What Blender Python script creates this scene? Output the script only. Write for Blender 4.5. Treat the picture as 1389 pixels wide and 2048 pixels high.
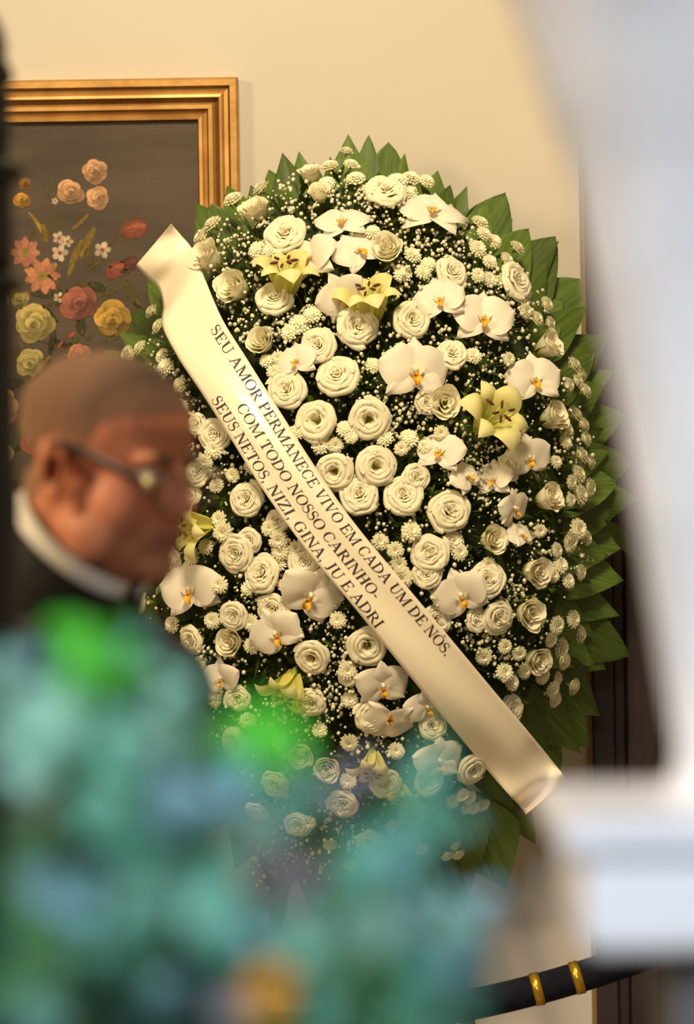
import bpy, math, random
from mathutils import Vector, Matrix, Euler
random.seed(7)
for o in list(bpy.data.objects): bpy.data.objects.remove(o)
scene = bpy.context.scene
C = scene.collection
R = math.radians

# ------------------------------------------------------------------ camera
F = 7059.0                                   # focal length in pixels of the 1389 x 2048 frame
ROLL = R(0.9)
EYE = Vector((0, 0, 1.58))
RX = Vector((math.cos(ROLL), 0, -math.sin(ROLL)))
UP = Vector((math.sin(ROLL), 0, math.cos(ROLL)))
cam_d = bpy.data.cameras.new('camera'); cam = bpy.data.objects.new('camera', cam_d); C.objects.link(cam)
cam_d.sensor_fit = 'VERTICAL'; cam_d.sensor_height = 36; cam_d.sensor_width = 36
cam_d.lens = 36 * F / 2048
cam_d.clip_start = 0.05
m3 = Matrix((RX, UP, Vector((0, -1, 0)))).transposed()
cam.matrix_world = Matrix.Translation(EYE) @ m3.to_4x4()
cam_d.dof.use_dof = True
cam_d.dof.focus_distance = 5.97
cam_d.dof.aperture_fstop = 3.3
scene.camera = cam
def at(px, py, Y):
    """world point at depth Y seen at pixel px, py"""
    return EYE + RX * ((px - 694.5) * Y / F) + UP * ((1024 - py) * Y / F) + Vector((0, Y, 0))

# ------------------------------------------------------------------ world, lights, exposure
scene.view_settings.view_transform = 'Standard'
scene.view_settings.look = 'None'
scene.view_settings.gamma = 1
scene.view_settings.use_curve_mapping = False
scene.view_settings.exposure = 0.0
w = bpy.data.worlds.new('world'); scene.world = w; w.use_nodes = True
w.node_tree.nodes['Background'].inputs[0].default_value = (1.0, 0.74, 0.40, 1)
w.node_tree.nodes['Background'].inputs[1].default_value = 0.25
def area(name, loc, target, size, power, color, spread=180):
    d = bpy.data.lights.new(name, 'AREA'); o = bpy.data.objects.new(name, d); C.objects.link(o)
    d.size = size; d.energy = power; d.color = color; d.spread = R(spread)
    o.location = loc
    o.rotation_euler = (Vector(target) - Vector(loc)).to_track_quat('-Z', 'Y').to_euler()
    return o
area('ceiling_lamp', (0.0, 3.7, 4.0), (0.0, 6.2, 1.9), 0.7, 80, (1.0, 0.81, 0.50), 150)
area('wall_lamp', (-2.1, 3.0, 2.7), (-0.3, 3.66, 1.6), 0.6, 55, (1.0, 0.74, 0.42))
area('window_daylight', (-0.6, -1.5, 3.0), (0.12, 2.0, 1.45), 0.8, 4.2, (0.80, 0.89, 1.0), 25)

# ------------------------------------------------------------------ materials
def new_mat(name):
    m = bpy.data.materials.new(name); m.use_nodes = True
    nt = m.node_tree; nt.nodes.clear()
    out = nt.nodes.new('ShaderNodeOutputMaterial')
    return m, nt, out
def mat(name, col, rough=0.5, metal=0, col2=None, scale=20, detail=3, bump=0, bscale=None, coat=0, spec=0.5, coords='Object', stretch=None, ramp=(0.35, 0.65)):
    m, nt, out = new_mat(name)
    b = nt.nodes.new('ShaderNodeBsdfPrincipled'); nt.links.new(b.outputs[0], out.inputs[0])
    b.inputs['Base Color'].default_value = (*col, 1); b.inputs['Roughness'].default_value = rough
    b.inputs['Metallic'].default_value = metal; b.inputs['Coat Weight'].default_value = coat
    b.inputs['Specular IOR Level'].default_value = spec
    if col2 or bump:
        tc = nt.nodes.new('ShaderNodeTexCoord'); src = tc.outputs[coords]
        if stretch:
            mp = nt.nodes.new('ShaderNodeMapping'); mp.inputs['Scale'].default_value = stretch
            nt.links.new(src, mp.inputs[0]); src = mp.outputs[0]
    if col2:
        n = nt.nodes.new('ShaderNodeTexNoise'); n.inputs['Scale'].default_value = scale; n.inputs['Detail'].default_value = detail
        nt.links.new(src, n.inputs[0])
        r = nt.nodes.new('ShaderNodeValToRGB'); r.color_ramp.elements[0].position = ramp[0]; r.color_ramp.elements[1].position = ramp[1]
        r.color_ramp.elements[0].color = (*col, 1); r.color_ramp.elements[1].color = (*col2, 1)
        nt.links.new(n.outputs[0], r.inputs[0]); nt.links.new(r.outputs[0], b.inputs['Base Color'])
    if bump:
        n2 = nt.nodes.new('ShaderNodeTexNoise'); n2.inputs['Scale'].default_value = bscale or scale * 3; n2.inputs['Detail'].default_value = 4
        nt.links.new(src, n2.inputs[0])
        bp = nt.nodes.new('ShaderNodeBump'); bp.inputs['Strength'].default_value = bump; bp.inputs['Distance'].default_value = 0.004
        nt.links.new(n2.outputs[0], bp.inputs['Height']); nt.links.new(bp.outputs[0], b.inputs['Normal'])
    return m
def petal_mat(name, col, base_col=None, trans=0.3, axis='Z', lo=0.0, hi=1.0, rough=0.55):
    """petal: own colour runs from base_col (at the heart) to col along a local axis; some light passes through"""
    m, nt, out = new_mat(name)
    b = nt.nodes.new('ShaderNodeBsdfPrincipled'); b.inputs['Roughness'].default_value = rough
    b.inputs['Specular IOR Level'].default_value = 0.25
    t = nt.nodes.new('ShaderNodeBsdfTranslucent'); mx = nt.nodes.new('ShaderNodeMixShader'); mx.inputs[0].default_value = trans
    nt.links.new(b.outputs[0], mx.inputs[1]); nt.links.new(t.outputs[0], mx.inputs[2]); nt.links.new(mx.outputs[0], out.inputs[0])
    b.inputs['Base Color'].default_value = (*col, 1); t.inputs[0].default_value = (*col, 1)
    if base_col:
        tc = nt.nodes.new('ShaderNodeTexCoord'); sp = nt.nodes.new('ShaderNodeSeparateXYZ'); nt.links.new(tc.outputs['Object'], sp.inputs[0])
        mr = nt.nodes.new('ShaderNodeMapRange'); mr.inputs[1].default_value = lo; mr.inputs[2].default_value = hi
        nt.links.new(sp.outputs[axis], mr.inputs[0])
        r = nt.nodes.new('ShaderNodeValToRGB'); r.color_ramp.elements[0].color = (*base_col, 1); r.color_ramp.elements[1].color = (*col, 1)
        nt.links.new(mr.outputs[0], r.inputs[0])
        nt.links.new(r.outputs[0], b.inputs['Base Color']); nt.links.new(r.outputs[0], t.inputs[0])
    return m
def leaf_mat(name, col, col2, trans=0.2, rough=0.4, veins=True):
    m, nt, out = new_mat(name)
    b = nt.nodes.new('ShaderNodeBsdfPrincipled'); b.inputs['Roughness'].default_value = rough
    t = nt.nodes.new('ShaderNodeBsdfTranslucent'); mx = nt.nodes.new('ShaderNodeMixShader'); mx.inputs[0].default_value = trans
    nt.links.new(b.outputs[0], mx.inputs[1]); nt.links.new(t.outputs[0], mx.inputs[2]); nt.links.new(mx.outputs[0], out.inputs[0])
    tc = nt.nodes.new('ShaderNodeTexCoord'); mp = nt.nodes.new('ShaderNodeMapping')
    mp.inputs['Scale'].default_value = (22, 1.2, 1) if veins else (3, 3, 3)
    nt.links.new(tc.outputs['Object'], mp.inputs[0])
    oi = nt.nodes.new('ShaderNodeObjectInfo'); nt.links.new(oi.outputs['Random'], mp.inputs['Location'])
    n = nt.nodes.new('ShaderNodeTexNoise'); n.inputs['Scale'].default_value = 1.0; n.inputs['Detail'].default_value = 2
    nt.links.new(mp.outputs[0], n.inputs[0])
    r = nt.nodes.new('ShaderNodeValToRGB'); r.color_ramp.elements[0].position = 0.3; r.color_ramp.elements[1].position = 0.7
    r.color_ramp.elements[0].color = (*col, 1); r.color_ramp.elements[1].color = (*col2, 1)
    nt.links.new(n.outputs[0], r.inputs[0])
    hv = nt.nodes.new('ShaderNodeHueSaturation'); nt.links.new(r.outputs[0], hv.inputs['Color'])
    mr = nt.nodes.new('ShaderNodeMapRange'); mr.inputs[3].default_value = 0.65; mr.inputs[4].default_value = 1.3
    nt.links.new(oi.outputs['Random'], mr.inputs[0]); nt.links.new(mr.outputs[0], hv.inputs['Value'])
    nt.links.new(hv.outputs[0], b.inputs['Base Color']); nt.links.new(hv.outputs[0], t.inputs[0])
    return m
def attr_mat(name, rough=0.6, noise=0.0, nscale=60, sss=0):
    """colour read from the mesh's own colour attribute 'paint'"""
    m, nt, out = new_mat(name)
    b = nt.nodes.new('ShaderNodeBsdfPrincipled'); nt.links.new(b.outputs[0], out.inputs[0]); b.inputs['Roughness'].default_value = rough
    b.inputs['Specular IOR Level'].default_value = 0.3
    a = nt.nodes.new('ShaderNodeAttribute'); a.attribute_name = 'paint'
    src = a.outputs['Color']
    if noise:
        tc = nt.nodes.new('ShaderNodeTexCoord'); n = nt.nodes.new('ShaderNodeTexNoise'); n.inputs['Scale'].default_value = nscale; n.inputs['Detail'].default_value = 4
        nt.links.new(tc.outputs['Object'], n.inputs[0])
        mr = nt.nodes.new('ShaderNodeMapRange'); mr.inputs[1].default_value = 0.3; mr.inputs[2].default_value = 0.7; mr.inputs[3].default_value = 1 - noise; mr.inputs[4].default_value = 1 + noise
        nt.links.new(n.outputs[0], mr.inputs[0])
        hv = nt.nodes.new('ShaderNodeHueSaturation'); nt.links.new(src, hv.inputs['Color']); nt.links.new(mr.outputs[0], hv.inputs['Value']); src = hv.outputs[0]
    nt.links.new(src, b.inputs['Base Color'])
    if sss:
        b.inputs['Subsurface Weight'].default_value = sss; b.inputs['Subsurface Radius'].default_value = (0.012, 0.005, 0.003); b.inputs['Subsurface Scale'].default_value = 1
    return m

M = {}
M['wall'] = mat('wall_plaster', (0.62, 0.575, 0.52), 0.8, col2=(0.595, 0.55, 0.485), scale=2.5, bump=0.08, bscale=12)
M['floor'] = mat('floor_stone', (0.24, 0.19, 0.14), 0.35, col2=(0.32, 0.26, 0.20), scale=4)
M['dark_wood'] = mat('dark_wood', (0.022, 0.010, 0.012), 0.45, col2=(0.032, 0.014, 0.016), scale=3, stretch=(14, 14, 0.6))
M['wood_edge'] = mat('wood_edge', (0.22, 0.14, 0.03), 0.5)
M['gold'] = mat('frame_gold', (0.60, 0.34, 0.11), 0.42, metal=0.4, col2=(0.44, 0.22, 0.06), scale=14, bump=0.1, bscale=80)
M['gold_dark'] = mat('frame_gold_dark', (0.22, 0.11, 0.03), 0.5, metal=0.3, col2=(0.15, 0.07, 0.02), scale=14)
M['canvas'] = mat('canvas_ground', (0.046, 0.029, 0.017), 0.6, col2=(0.082, 0.052, 0.034), scale=3, detail=6, stretch=(1.5, 1, 5), bump=0.3, bscale=120)
M['paint'] = attr_mat('oil_paint', 0.5, 0.25, 70)
M['white_petal'] = petal_mat('lisianthus_petal', (0.93, 0.88, 0.69), (0.60, 0.58, 0.16), 0.22, 'Z', -0.55, 0.12)
M['orchid'] = petal_mat('orchid_petal', (0.93, 0.87, 0.76), None, 0.25)
M['lip'] = mat('orchid_lip', (0.75, 0.42, 0.02), 0.5, col2=(0.38, 0.07, 0.01), scale=9, ramp=(0.5, 0.62))
M['lip_white'] = petal_mat('orchid_lip_white', (0.88, 0.80, 0.55), None, 0.2)
M['lily'] = petal_mat('lily_petal', (0.92, 0.86, 0.50), (0.68, 0.66, 0.12), 0.28, 'Y', 0.0, 0.8)
M['anther'] = mat('lily_anther', (0.10, 0.018, 0.012), 0.7)
M['filament'] = mat('lily_filament', (0.60, 0.62, 0.22), 0.5)
M['pom'] = petal_mat('pom_petal', (0.92, 0.88, 0.68), (0.58, 0.60, 0.25), 0.2, 'Z', -0.2, 0.18)
M['gyp'] = petal_mat('gypsophila', (0.88, 0.85, 0.66), None, 0.2)
M['calyx'] = mat('calyx_green', (0.14, 0.21, 0.02), 0.5, col2=(0.26, 0.33, 0.04), scale=3)
M['moss'] = mat('wreath_core', (0.016, 0.028, 0.007), 0.9, col2=(0.034, 0.052, 0.010), scale=30, bump=0.6, bscale=60)
M['fern'] = mat('fern_green', (0.025, 0.055, 0.008), 0.5, col2=(0.11, 0.16, 0.018), scale=22)
M['twig'] = mat('twig_green', (0.05, 0.08, 0.012), 0.6)
M['palm'] = leaf_mat('palm_leaf', (0.062, 0.112, 0.016), (0.128, 0.195, 0.034), 0.18, 0.42)
M['ribbon'] = mat('satin_ribbon', (0.90, 0.81, 0.64), 0.32, spec=0.5, coat=0.15)
M['ink'] = mat('ribbon_ink', (0.045, 0.025, 0.035), 0.6)
M['black_iron'] = mat('black_iron', (0.008, 0.008, 0.012), 0.35, col2=(0.016, 0.014, 0.020), scale=9, bump=0.2)
M['skin'] = attr_mat('skin', 0.5, 0.05, 40, 0.12)
M['hair'] = attr_mat('cropped_hair', 0.8, 0.15, 300)
M['suit'] = mat('black_suit', (0.008, 0.008, 0.011), 0.8, col2=(0.014, 0.014, 0.018), scale=60)
M['shirt'] = mat('white_shirt', (0.70, 0.68, 0.66), 0.7)
M['tie'] = mat('black_tie', (0.006, 0.006, 0.009), 0.5)
M['shoe'] = mat('black_leather', (0.01, 0.01, 0.01), 0.3)
M['glasses'] = mat('glasses_frame', (0.03, 0.022, 0.018), 0.3)
M['hinge'] = mat('glasses_metal', (0.80, 0.68, 0.36), 0.2, metal=0.8)
M['eye'] = mat('eye_white', (0.6, 0.55, 0.5), 0.3)
M['iris'] = mat('eye_iris', (0.02, 0.012, 0.008), 0.2)
M['marble'] = mat('white_marble', (0.80, 0.81, 0.86), 0.45, col2=(0.60, 0.63, 0.70), scale=9, detail=4, ramp=(0.42, 0.72))
M['stone_grey'] = mat('grey_stone', (0.07, 0.075, 0.085), 0.6, col2=(0.10, 0.105, 0.12), scale=12)
M['rope'] = mat('velvet_rope', (0.004, 0.004, 0.010), 0.9, spec=0.2, col2=(0.008, 0.008, 0.016), scale=60)
M['brass'] = mat('brass', (0.55, 0.34, 0.035), 0.3, metal=0.8)
M['easel'] = mat('easel_wood', (0.05, 0.03, 0.015), 0.6)
M['ceramic'] = mat('dark_ceramic', (0.02, 0.035, 0.05), 0.3)
g = lambda n, a, b_: leaf_mat(n, a, b_, 0.25, 0.45, False)
M['teal'] = g('leaf_teal', (0.07, 0.30, 0.22), (0.15, 0.46, 0.35))
M['pale'] = g('leaf_pale_teal', (0.20, 0.50, 0.38), (0.32, 0.62, 0.50))
M['blue'] = g('leaf_blue_grey', (0.16, 0.42, 0.50), (0.29, 0.54, 0.66))
M['bright'] = g('leaf_bright_green', (0.06, 0.60, 0.02), (0.16, 0.78, 0.08))
M['mid'] = g('leaf_mid_green', (0.05, 0.20, 0.06), (0.10, 0.28, 0.10))
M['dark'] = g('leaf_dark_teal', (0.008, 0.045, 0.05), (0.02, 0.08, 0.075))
M['mauve'] = g('leaf_mauve', (0.22, 0.22, 0.24), (0.34, 0.30, 0.36))
M['orange'] = petal_mat('orange_petal', (0.75, 0.40, 0.06), None, 0.2)

# ------------------------------------------------------------------ mesh helpers
def tag(o, label=None, cat=None, group=None, kind=None):
    if label: o['label'] = label
    if cat: o['category'] = cat
    if group: o['group'] = group
    if kind: o['kind'] = kind
    return o
def mesh(name, v, f, mats, smooth=True, midx=None, paint=None):
    me = bpy.data.meshes.new(name); me.from_pydata([tuple(p) for p in v], [], f)
    for m_ in (mats if isinstance(mats, (list, tuple)) else [mats]): me.materials.append(m_)
    if midx: me.polygons.foreach_set('material_index', midx)
    me.polygons.foreach_set('use_smooth', [smooth] * len(me.polygons))
    if paint:
        a = me.color_attributes.new('paint', 'FLOAT_COLOR', 'POINT')
        a.data.foreach_set('color', [c for p in paint for c in (p[0], p[1], p[2], 1)])
    me.update(); return me
def link(name, me, parent=None, loc=None):
    o = bpy.data.objects.new(name, me); C.objects.link(o)
    if parent: o.parent = parent
    if loc is not None: o.location = loc
    return o
def empty(name, loc=(0, 0, 0)):
    o = bpy.data.objects.new(name, None); C.objects.link(o); o.location = loc; o.empty_display_size = 0.05; return o
class MB:
    """collects shapes for ONE mesh object"""
    def __init__(s): s.v = []; s.f = []; s.mi = []; s.c = []
    def add(s, v, f, mi=0, col=None):
        n = len(s.v); s.v += [Vector(p) for p in v]; s.f += [tuple(i + n for i in q) for q in f]; s.mi += [mi] * len(f)
        if col is not None: s.c += (col if isinstance(col, list) else [col] * len(v))
        return s
    def box(s, lo, hi, mi=0):
        x0, y0, z0 = lo; x1, y1, z1 = hi
        return s.add([(x0,y0,z0),(x1,y0,z0),(x1,y1,z0),(x0,y1,z0),(x0,y0,z1),(x1,y0,z1),(x1,y1,z1),(x0,y1,z1)],
                     [(0,3,2,1),(4,5,6,7),(0,1,5,4),(1,2,6,5),(2,3,7,6),(3,0,4,7)], mi)
    def lathe(s, prof, c=(0, 0, 0), n=32, mi=0):
        v = []; f = []; c = Vector(c)
        for r, z in prof:
            for k in range(n):
                a = 2 * math.pi * k / n; v.append(c + Vector((r * math.cos(a), r * math.sin(a), z)))
        for i in range(len(prof) - 1):
            for k in range(n):
                k2 = (k + 1) % n; f.append((i*n+k, i*n+k2, (i+1)*n+k2, (i+1)*n+k))
        f.append(tuple(range(n - 1, -1, -1))); f.append(tuple((len(prof)-1)*n + k for k in range(n)))
        return s.add(v, f, mi)
    def tube(s, pts, rad, n=8, mi=0, cap=True):
        pts = [Vector(p) for p in pts]; rr = rad if isinstance(rad, (list, tuple)) else [rad] * len(pts)
        v = []; f = []; side = None
        for i, p in enumerate(pts):
            d = (pts[min(i+1, len(pts)-1)] - pts[max(i-1, 0)]).normalized()
            if side is None: side = d.orthogonal().normalized()
            side = (side - d * side.dot(d)).normalized(); up = d.cross(side)
            for k in range(n):
                a = 2 * math.pi * k / n; v.append(p + (side * math.cos(a) + up * math.sin(a)) * rr[i])
        for i in range(len(pts) - 1):
            for k in range(n):
                k2 = (k+1) % n; f.append((i*n+k, i*n+k2, (i+1)*n+k2, (i+1)*n+k))
        if cap: f.append(tuple(range(n-1, -1, -1))); f.append(tuple((len(pts)-1)*n + k for k in range(n)))
        return s.add(v, f, mi)
    def ball(s, c, r, n=14, m=10, rot=None, mi=0):
        c = Vector(c); r = (r, r, r) if not isinstance(r, (list, tuple)) else r
        v = []; f = []
        def P(x, y, z):
            q = Vector((x * r[0], y * r[1], z * r[2])); q = rot @ q if rot else q
            return c + q
        v.append(P(0, 0, 1))
        for i in range(1, m):
            t = math.pi * i / m
            for k in range(n):
                a = 2 * math.pi * k / n; v.append(P(math.sin(t)*math.cos(a), math.sin(t)*math.sin(a), math.cos(t)))
        v.append(P(0, 0, -1)); L = len(v) - 1
        for k in range(n): f.append((0, 1 + k, 1 + (k+1) % n)); f.append((L, L - n + (k+1) % n, L - n + k))
        for i in range(m - 2):
            for k in range(n):
                k2 = (k+1) % n; f.append((1+i*n+k, 1+(i+1)*n+k, 1+(i+1)*n+k2, 1+i*n+k2))
        return s.add(v, f, mi)
    def grid(s, fn, nu, nv, mi=0, col=None):
        v = [fn(i / nu, j / nv) for j in range(nv + 1) for i in range(nu + 1)]
        f = [(j*(nu+1)+i, j*(nu+1)+i+1, (j+1)*(nu+1)+i+1, (j+1)*(nu+1)+i) for j in range(nv) for i in range(nu)]
        return s.add(v, f, mi, col)
    def mesh(s, name, mats, smooth=True, origin=None):
        v = [p - Vector(origin) for p in s.v] if origin is not None else s.v
        return mesh(name, v, s.f, mats, smooth, s.mi, s.c or None)
    def build(s, name, mats, parent=None, smooth=True, origin=None):
        """world-space shapes -> object; a child is stored relative to its parent's origin"""
        if parent is not None and origin is None: origin = parent.location
        return link(name, s.mesh(name, mats, smooth, origin), parent)
def remesh(mb, voxel, smooth_it=6, name='body'):
    """fuse the collected closed shapes into one continuous skin"""
    me = mb.mesh('tmp', M['skin']); o = link('tmp', me)
    r = o.modifiers.new('r', 'REMESH'); r.mode = 'VOXEL'; r.voxel_size = voxel
    s_ = o.modifiers.new('s', 'SMOOTH'); s_.factor = 0.5; s_.iterations = smooth_it
    dg = bpy.context.evaluated_depsgraph_get(); dg.update()
    out = bpy.data.meshes.new_from_object(o.evaluated_get(dg))
    bpy.data.objects.remove(o); out.name = name
    out.materials.clear(); out.polygons.foreach_set('use_smooth', [True] * len(out.polygons))
    return out
def bevel(o, wd=0.004, seg=2):
    b = o.modifiers.new('b', 'BEVEL'); b.width = wd; b.segments = seg; b.limit_method = 'ANGLE'; return o

# ------------------------------------------------------------------ the setting
WALL = 6.42
dx = at(1165, 900, WALL).x + 0.006            # where the dark door surround begins
tag(MB().box((-4.2, WALL, 0), (dx, WALL + 0.2, 4.4)).box((dx + 1.3, WALL, 0), (4.2, WALL + 0.2, 4.4)).box((dx, WALL, 3.2), (dx + 1.3, WALL + 0.2, 4.4)).build('wall_back', M['wall'], smooth=False), 'cream plaster wall behind the wreath', None, None, 'structure')
tag(MB().box((-4.2, -3, -0.1), (4.2, WALL + 0.2, 0)).build('floor', M['floor'], smooth=False), 'dark polished floor', None, None, 'structure')
door = tag(empty('door_1', (dx, WALL, 0)), 'dark wooden door and fluted surround beside the cream wall', None, None, 'structure')
MB().box((dx - 0.004, WALL - 0.012, 0), (dx + 0.004, WALL + 0.02, 3.2)).build('edge_bead', M['wood_edge'], door, False)
xs = dx + 0.004
for i, (wd, pr) in enumerate([(0.040, 0.02), (0.022, 0.006), (0.052, 0.03), (0.014, 0.008), (0.050, 0.025), (0.03, 0.01), (0.09, 0.03)]):
    bevel(MB().box((xs, WALL - pr, 0), (xs + wd, WALL + 0.1, 3.2)).build('moulding', M['dark_wood'], door, False), 0.004, 2); xs += wd
bevel(MB().box((xs, WALL + 0.06, 0), (dx + 1.3, WALL + 0.1, 3.2)).build('door_panel', M['dark_wood'], door, False))

# ------------------------------------------------------------------ the painting
PY = WALL - 0.045
pa = at(476, 154, PY); pz0 = at(476, 1290, PY).z; px0 = pa.x - 0.92
pr = empty('framed_painting', (pa.x - 0.46, WALL, pz0))
tag(pr, 'oil painting of flowers on a dark ground in a stepped gold frame', 'painting')
fw = 0.076
# stepped profile: (distance in from the outer edge, proud of wall)
prof = [(0, 0.0), (0, 0.046), (0.004, 0.050), (0.015, 0.050), (0.019, 0.040), (0.026, 0.038), (0.030, 0.044), (0.035, 0.045), (0.037, 0.036), (0.043, 0.030), (0.048, 0.036), (0.055, 0.036), (0.058, 0.026), (0.064, 0.023), (0.067, 0.028), (0.073, 0.027), (0.076, 0.014)]
def frame_side(p, q, inn, name):
    """mitred moulding from p to q; inn points inwards"""
    p, q, inn = Vector(p), Vector(q), Vector(inn); d = (q - p).normalized(); mb = MB()
    v = []; f = []
    for (a, h) in prof:
        v.append(p + d * a + inn * a - Vector((0, h, 0))); v.append(q - d * a + inn * a - Vector((0, h, 0)))
    for i in range(len(prof) - 1): f.append((2*i, 2*i+1, 2*i+3, 2*i+2))
    mi = [1 if prof[i+1][1] < prof[i][1] - 0.004 else 0 for i in range(len(prof) - 1)]
    o = link(name, mesh(name, [x - pr.location for x in v], f, [M['gold'], M['gold_dark']], False, mi), pr)
TL = (px0, WALL, pa.z); TR = (pa.x, WALL, pa.z); BL = (px0, WALL, pz0); BR = (pa.x, WALL, pz0)
frame_side(TL, TR, (0, 0, -1), 'frame_rail'); frame_side(BR, BL, (0, 0, 1), 'frame_rail')
frame_side(TR, BR, (-1, 0, 0), 'frame_stile'); frame_side(BL, TL, (1, 0, 0), 'frame_stile')
CY = WALL - 0.016
MB().box((px0 + 0.05, CY, pz0 + 0.05), (pa.x - 0.05, WALL - 0.002, pa.z - 0.05)).build('canvas', M['canvas'], pr, False)
rnd = random.Random(3)
def sh(c, k): return tuple(max(0, min(1, x * k)) for x in c)
def painted(name, shapes):
    mb = MB()
    for i, sp in enumerate(shapes):
        y = CY - 0.0006 - 0.00008 * i
        if sp[0] == 'strip':
            _, o, q, c1, c2 = sp; n = len(o)
            mb.add([Vector((p.x, y, p.z)) for p in o] + [Vector((p.x, y, p.z)) for p in q], [(k, k + 1, n + k + 1, n + k) for k in range(n - 1)], 0, [c1] * n + [c2] * n); continue
        pts, cols = sp
        v = [Vector((p.x, y, p.z)) for p in pts]
        ctr = sum(v, Vector()) / len(v); n = len(v)
        mb.add([ctr] + v, [(0, 1 + k, 1 + (k+1) % n) for k in range(n)], 0, [cols[0]] + [cols[1 + k % (len(cols)-1)] for k in range(n)])
    mb.build(name, M['paint'], pr)
def oval(px, py, rx, ry, ang=0, n=14, wob=0.08):
    out = []
    for k in range(n):
        a = 2 * math.pi * k / n; q = 1 + rnd.uniform(-wob, wob)
        x = rx * math.cos(a) * q; y = ry * math.sin(a) * q
        out.append(at(px + x * math.cos(ang) - y * math.sin(ang), py + x * math.sin(ang) + y * math.cos(ang), CY))
    return out
def crescent(px, py, ro, ri, a0, a1, c_out, c_in, sq=1.0, n=9):
    """petal edge: strip between two arcs, light outer rim, dark inner side"""
    o = []; i_ = []
    for k in range(n + 1):
        t = k / n; a = a0 + (a1 - a0) * t; e = math.sin(math.pi * t) ** .6; q = 1 + rnd.uniform(-.04, .04)
        rm = (ro + ri) / 2; r1 = rm + (ro - rm) * e * q; r2 = rm - (rm - ri) * e
        o.append(at(px + r1 * math.cos(a), py + r1 * math.sin(a) * sq, CY)); i_.append(at(px + r2 * math.cos(a), py + r2 * math.sin(a) * sq, CY))
    return ('strip', o, i_, c_out, c_in)
def p_rose(px, py, r, c, petals=6):
    s = [(oval(px, py + r * .06, r * .9, r * .9, 0, 16, .12), [sh(c, .5), sh(c, .22)])]
    lx, ly = -.5, -.8
    for ring, (ro, ri, n) in enumerate([(1.05, .45, petals), (.80, .34, 5), (.56, .2, 4), (.36, .08, 3)]):
        ph = rnd.uniform(0, 6); ox, oy = rnd.uniform(-.08, .08) * r, rnd.uniform(-.05, .12) * r
        for k in range(n):
            a = ph + 6.283 * k / n; wd = 6.283 / n * rnd.uniform(.55, .75); li = .72 + .38 * (math.cos(a) * lx + math.sin(a) * ly) + rnd.uniform(-.08, .12)
            s.append(crescent(px + ox, py + oy, ro * r * rnd.uniform(.86, 1.08), ri * r, a - wd, a + wd, sh(c, li * 1.25), sh(c, li * .42), .95))
    painted('painted_rose', s)
def p_daisy(px, py, r, c, n=8, cc=(.30, .22, .03), name='painted_daisy'):
    s = []
    for k in range(n):
        a = 2 * math.pi * k / n + rnd.uniform(-.1, .1); q = r * 0.6; kk = rnd.uniform(.7, 1.1)
        s.append((oval(px + q * math.cos(a), py + q * math.sin(a), r * .44, r * min(.36, 2.2 / n), a, 10), [sh(c, kk), sh(c, kk * 1.1), sh(c, kk * .7)]))
    s.append((oval(px, py, r * .26, r * .24), [sh(cc, .6), cc])); painted(name, s)
def p_bud(px, py, rx, ry, ang, c):
    painted('painted_bud', [(oval(px, py, rx, ry, ang, 14, .1), [c, sh(c, .45)]), (oval(px + 4, py - 3, rx * .7, ry * .45, ang, 12), [sh(c, 1.3), sh(c, .85)]), (oval(px - 2, py + 4, rx * .6, ry * .3, ang, 12), [sh(c, .9), sh(c, .55)])])
def p_leaf(x0, y0, x1, y1, wd, c):
    n = 7; L = []; Rr = []; nx, ny = -(y1 - y0), x1 - x0; l = math.hypot(nx, ny); nx /= l; ny /= l; bow = rnd.uniform(-.12, .12) * l
    for k in range(n + 1):
        t = k / n; ww = wd * math.sin(math.pi * min(1, t * .9 + .1)) ** .8; b = bow * math.sin(math.pi * t)
        L.append(at(x0 + (x1-x0)*t + nx*(b+ww), y0 + (y1-y0)*t + ny*(b+ww), CY)); Rr.append(at(x0 + (x1-x0)*t + nx*(b-ww), y0 + (y1-y0)*t + ny*(b-ww), CY))
    painted('painted_leaf', [(L + Rr[::-1], [c, sh(c, 1.15), sh(c, .7)])])
olive = (.17, .105, .012); ol2 = (.07, .055, .01); green = (.06, .07, .01); ye = (.30, .18, .02)
for a in [(58, 425, 92, 485, 4, ye), (92, 485, 85, 445, 7, olive), (178, 428, 140, 462, 4, olive), (190, 455, 160, 520, 8, olive), (165, 480, 135, 560, 7, olive), (120, 435, 112, 475, 6, ol2), (105, 415, 98, 470, 5, ol2), (95, 330, 100, 400, 2.5, green), (105, 345, 92, 400, 2, green), (215, 495, 250, 470, 2, ol2), (205, 590, 240, 570, 5, ol2), (175, 540, 205, 520, 6, ol2), (250, 560, 290, 620, 10, ol2), (195, 600, 215, 560, 4, green), (60, 770, 75, 740, 7, ye), (75, 700, 60, 760, 8, olive), (100, 700, 125, 680, 5, ol2), (150, 690, 160, 660, 3, green), (170, 680, 190, 668, 4, ol2), (50, 880, 62, 810, 16, (.13, .13, .01)), (75, 760, 105, 742, 9, olive), (42, 585, 60, 600, 8, olive), (260, 690, 280, 640, 9, ol2), (70, 460, 60, 490, 5, ol2), (200, 720, 260, 700, 8, ol2)]: p_leaf(*a)
for i in range(34):
    x, y = rnd.uniform(40, 270), rnd.uniform(520, 800); a = rnd.uniform(0, 6.28); l = rnd.uniform(30, 60)
    p_leaf(x, y, x + l * math.cos(a), y + l * math.sin(a), rnd.uniform(5, 11), rnd.choice([(.035, .03, .008), (.05, .045, .01), (.075, .055, .012), (.03, .02, .008)]))
cream = (.52, .36, .15); pink = (.42, .17, .10); red = (.30, .075, .045); peach = (.55, .30, .16); yel = (.45, .27, .05)
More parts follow.
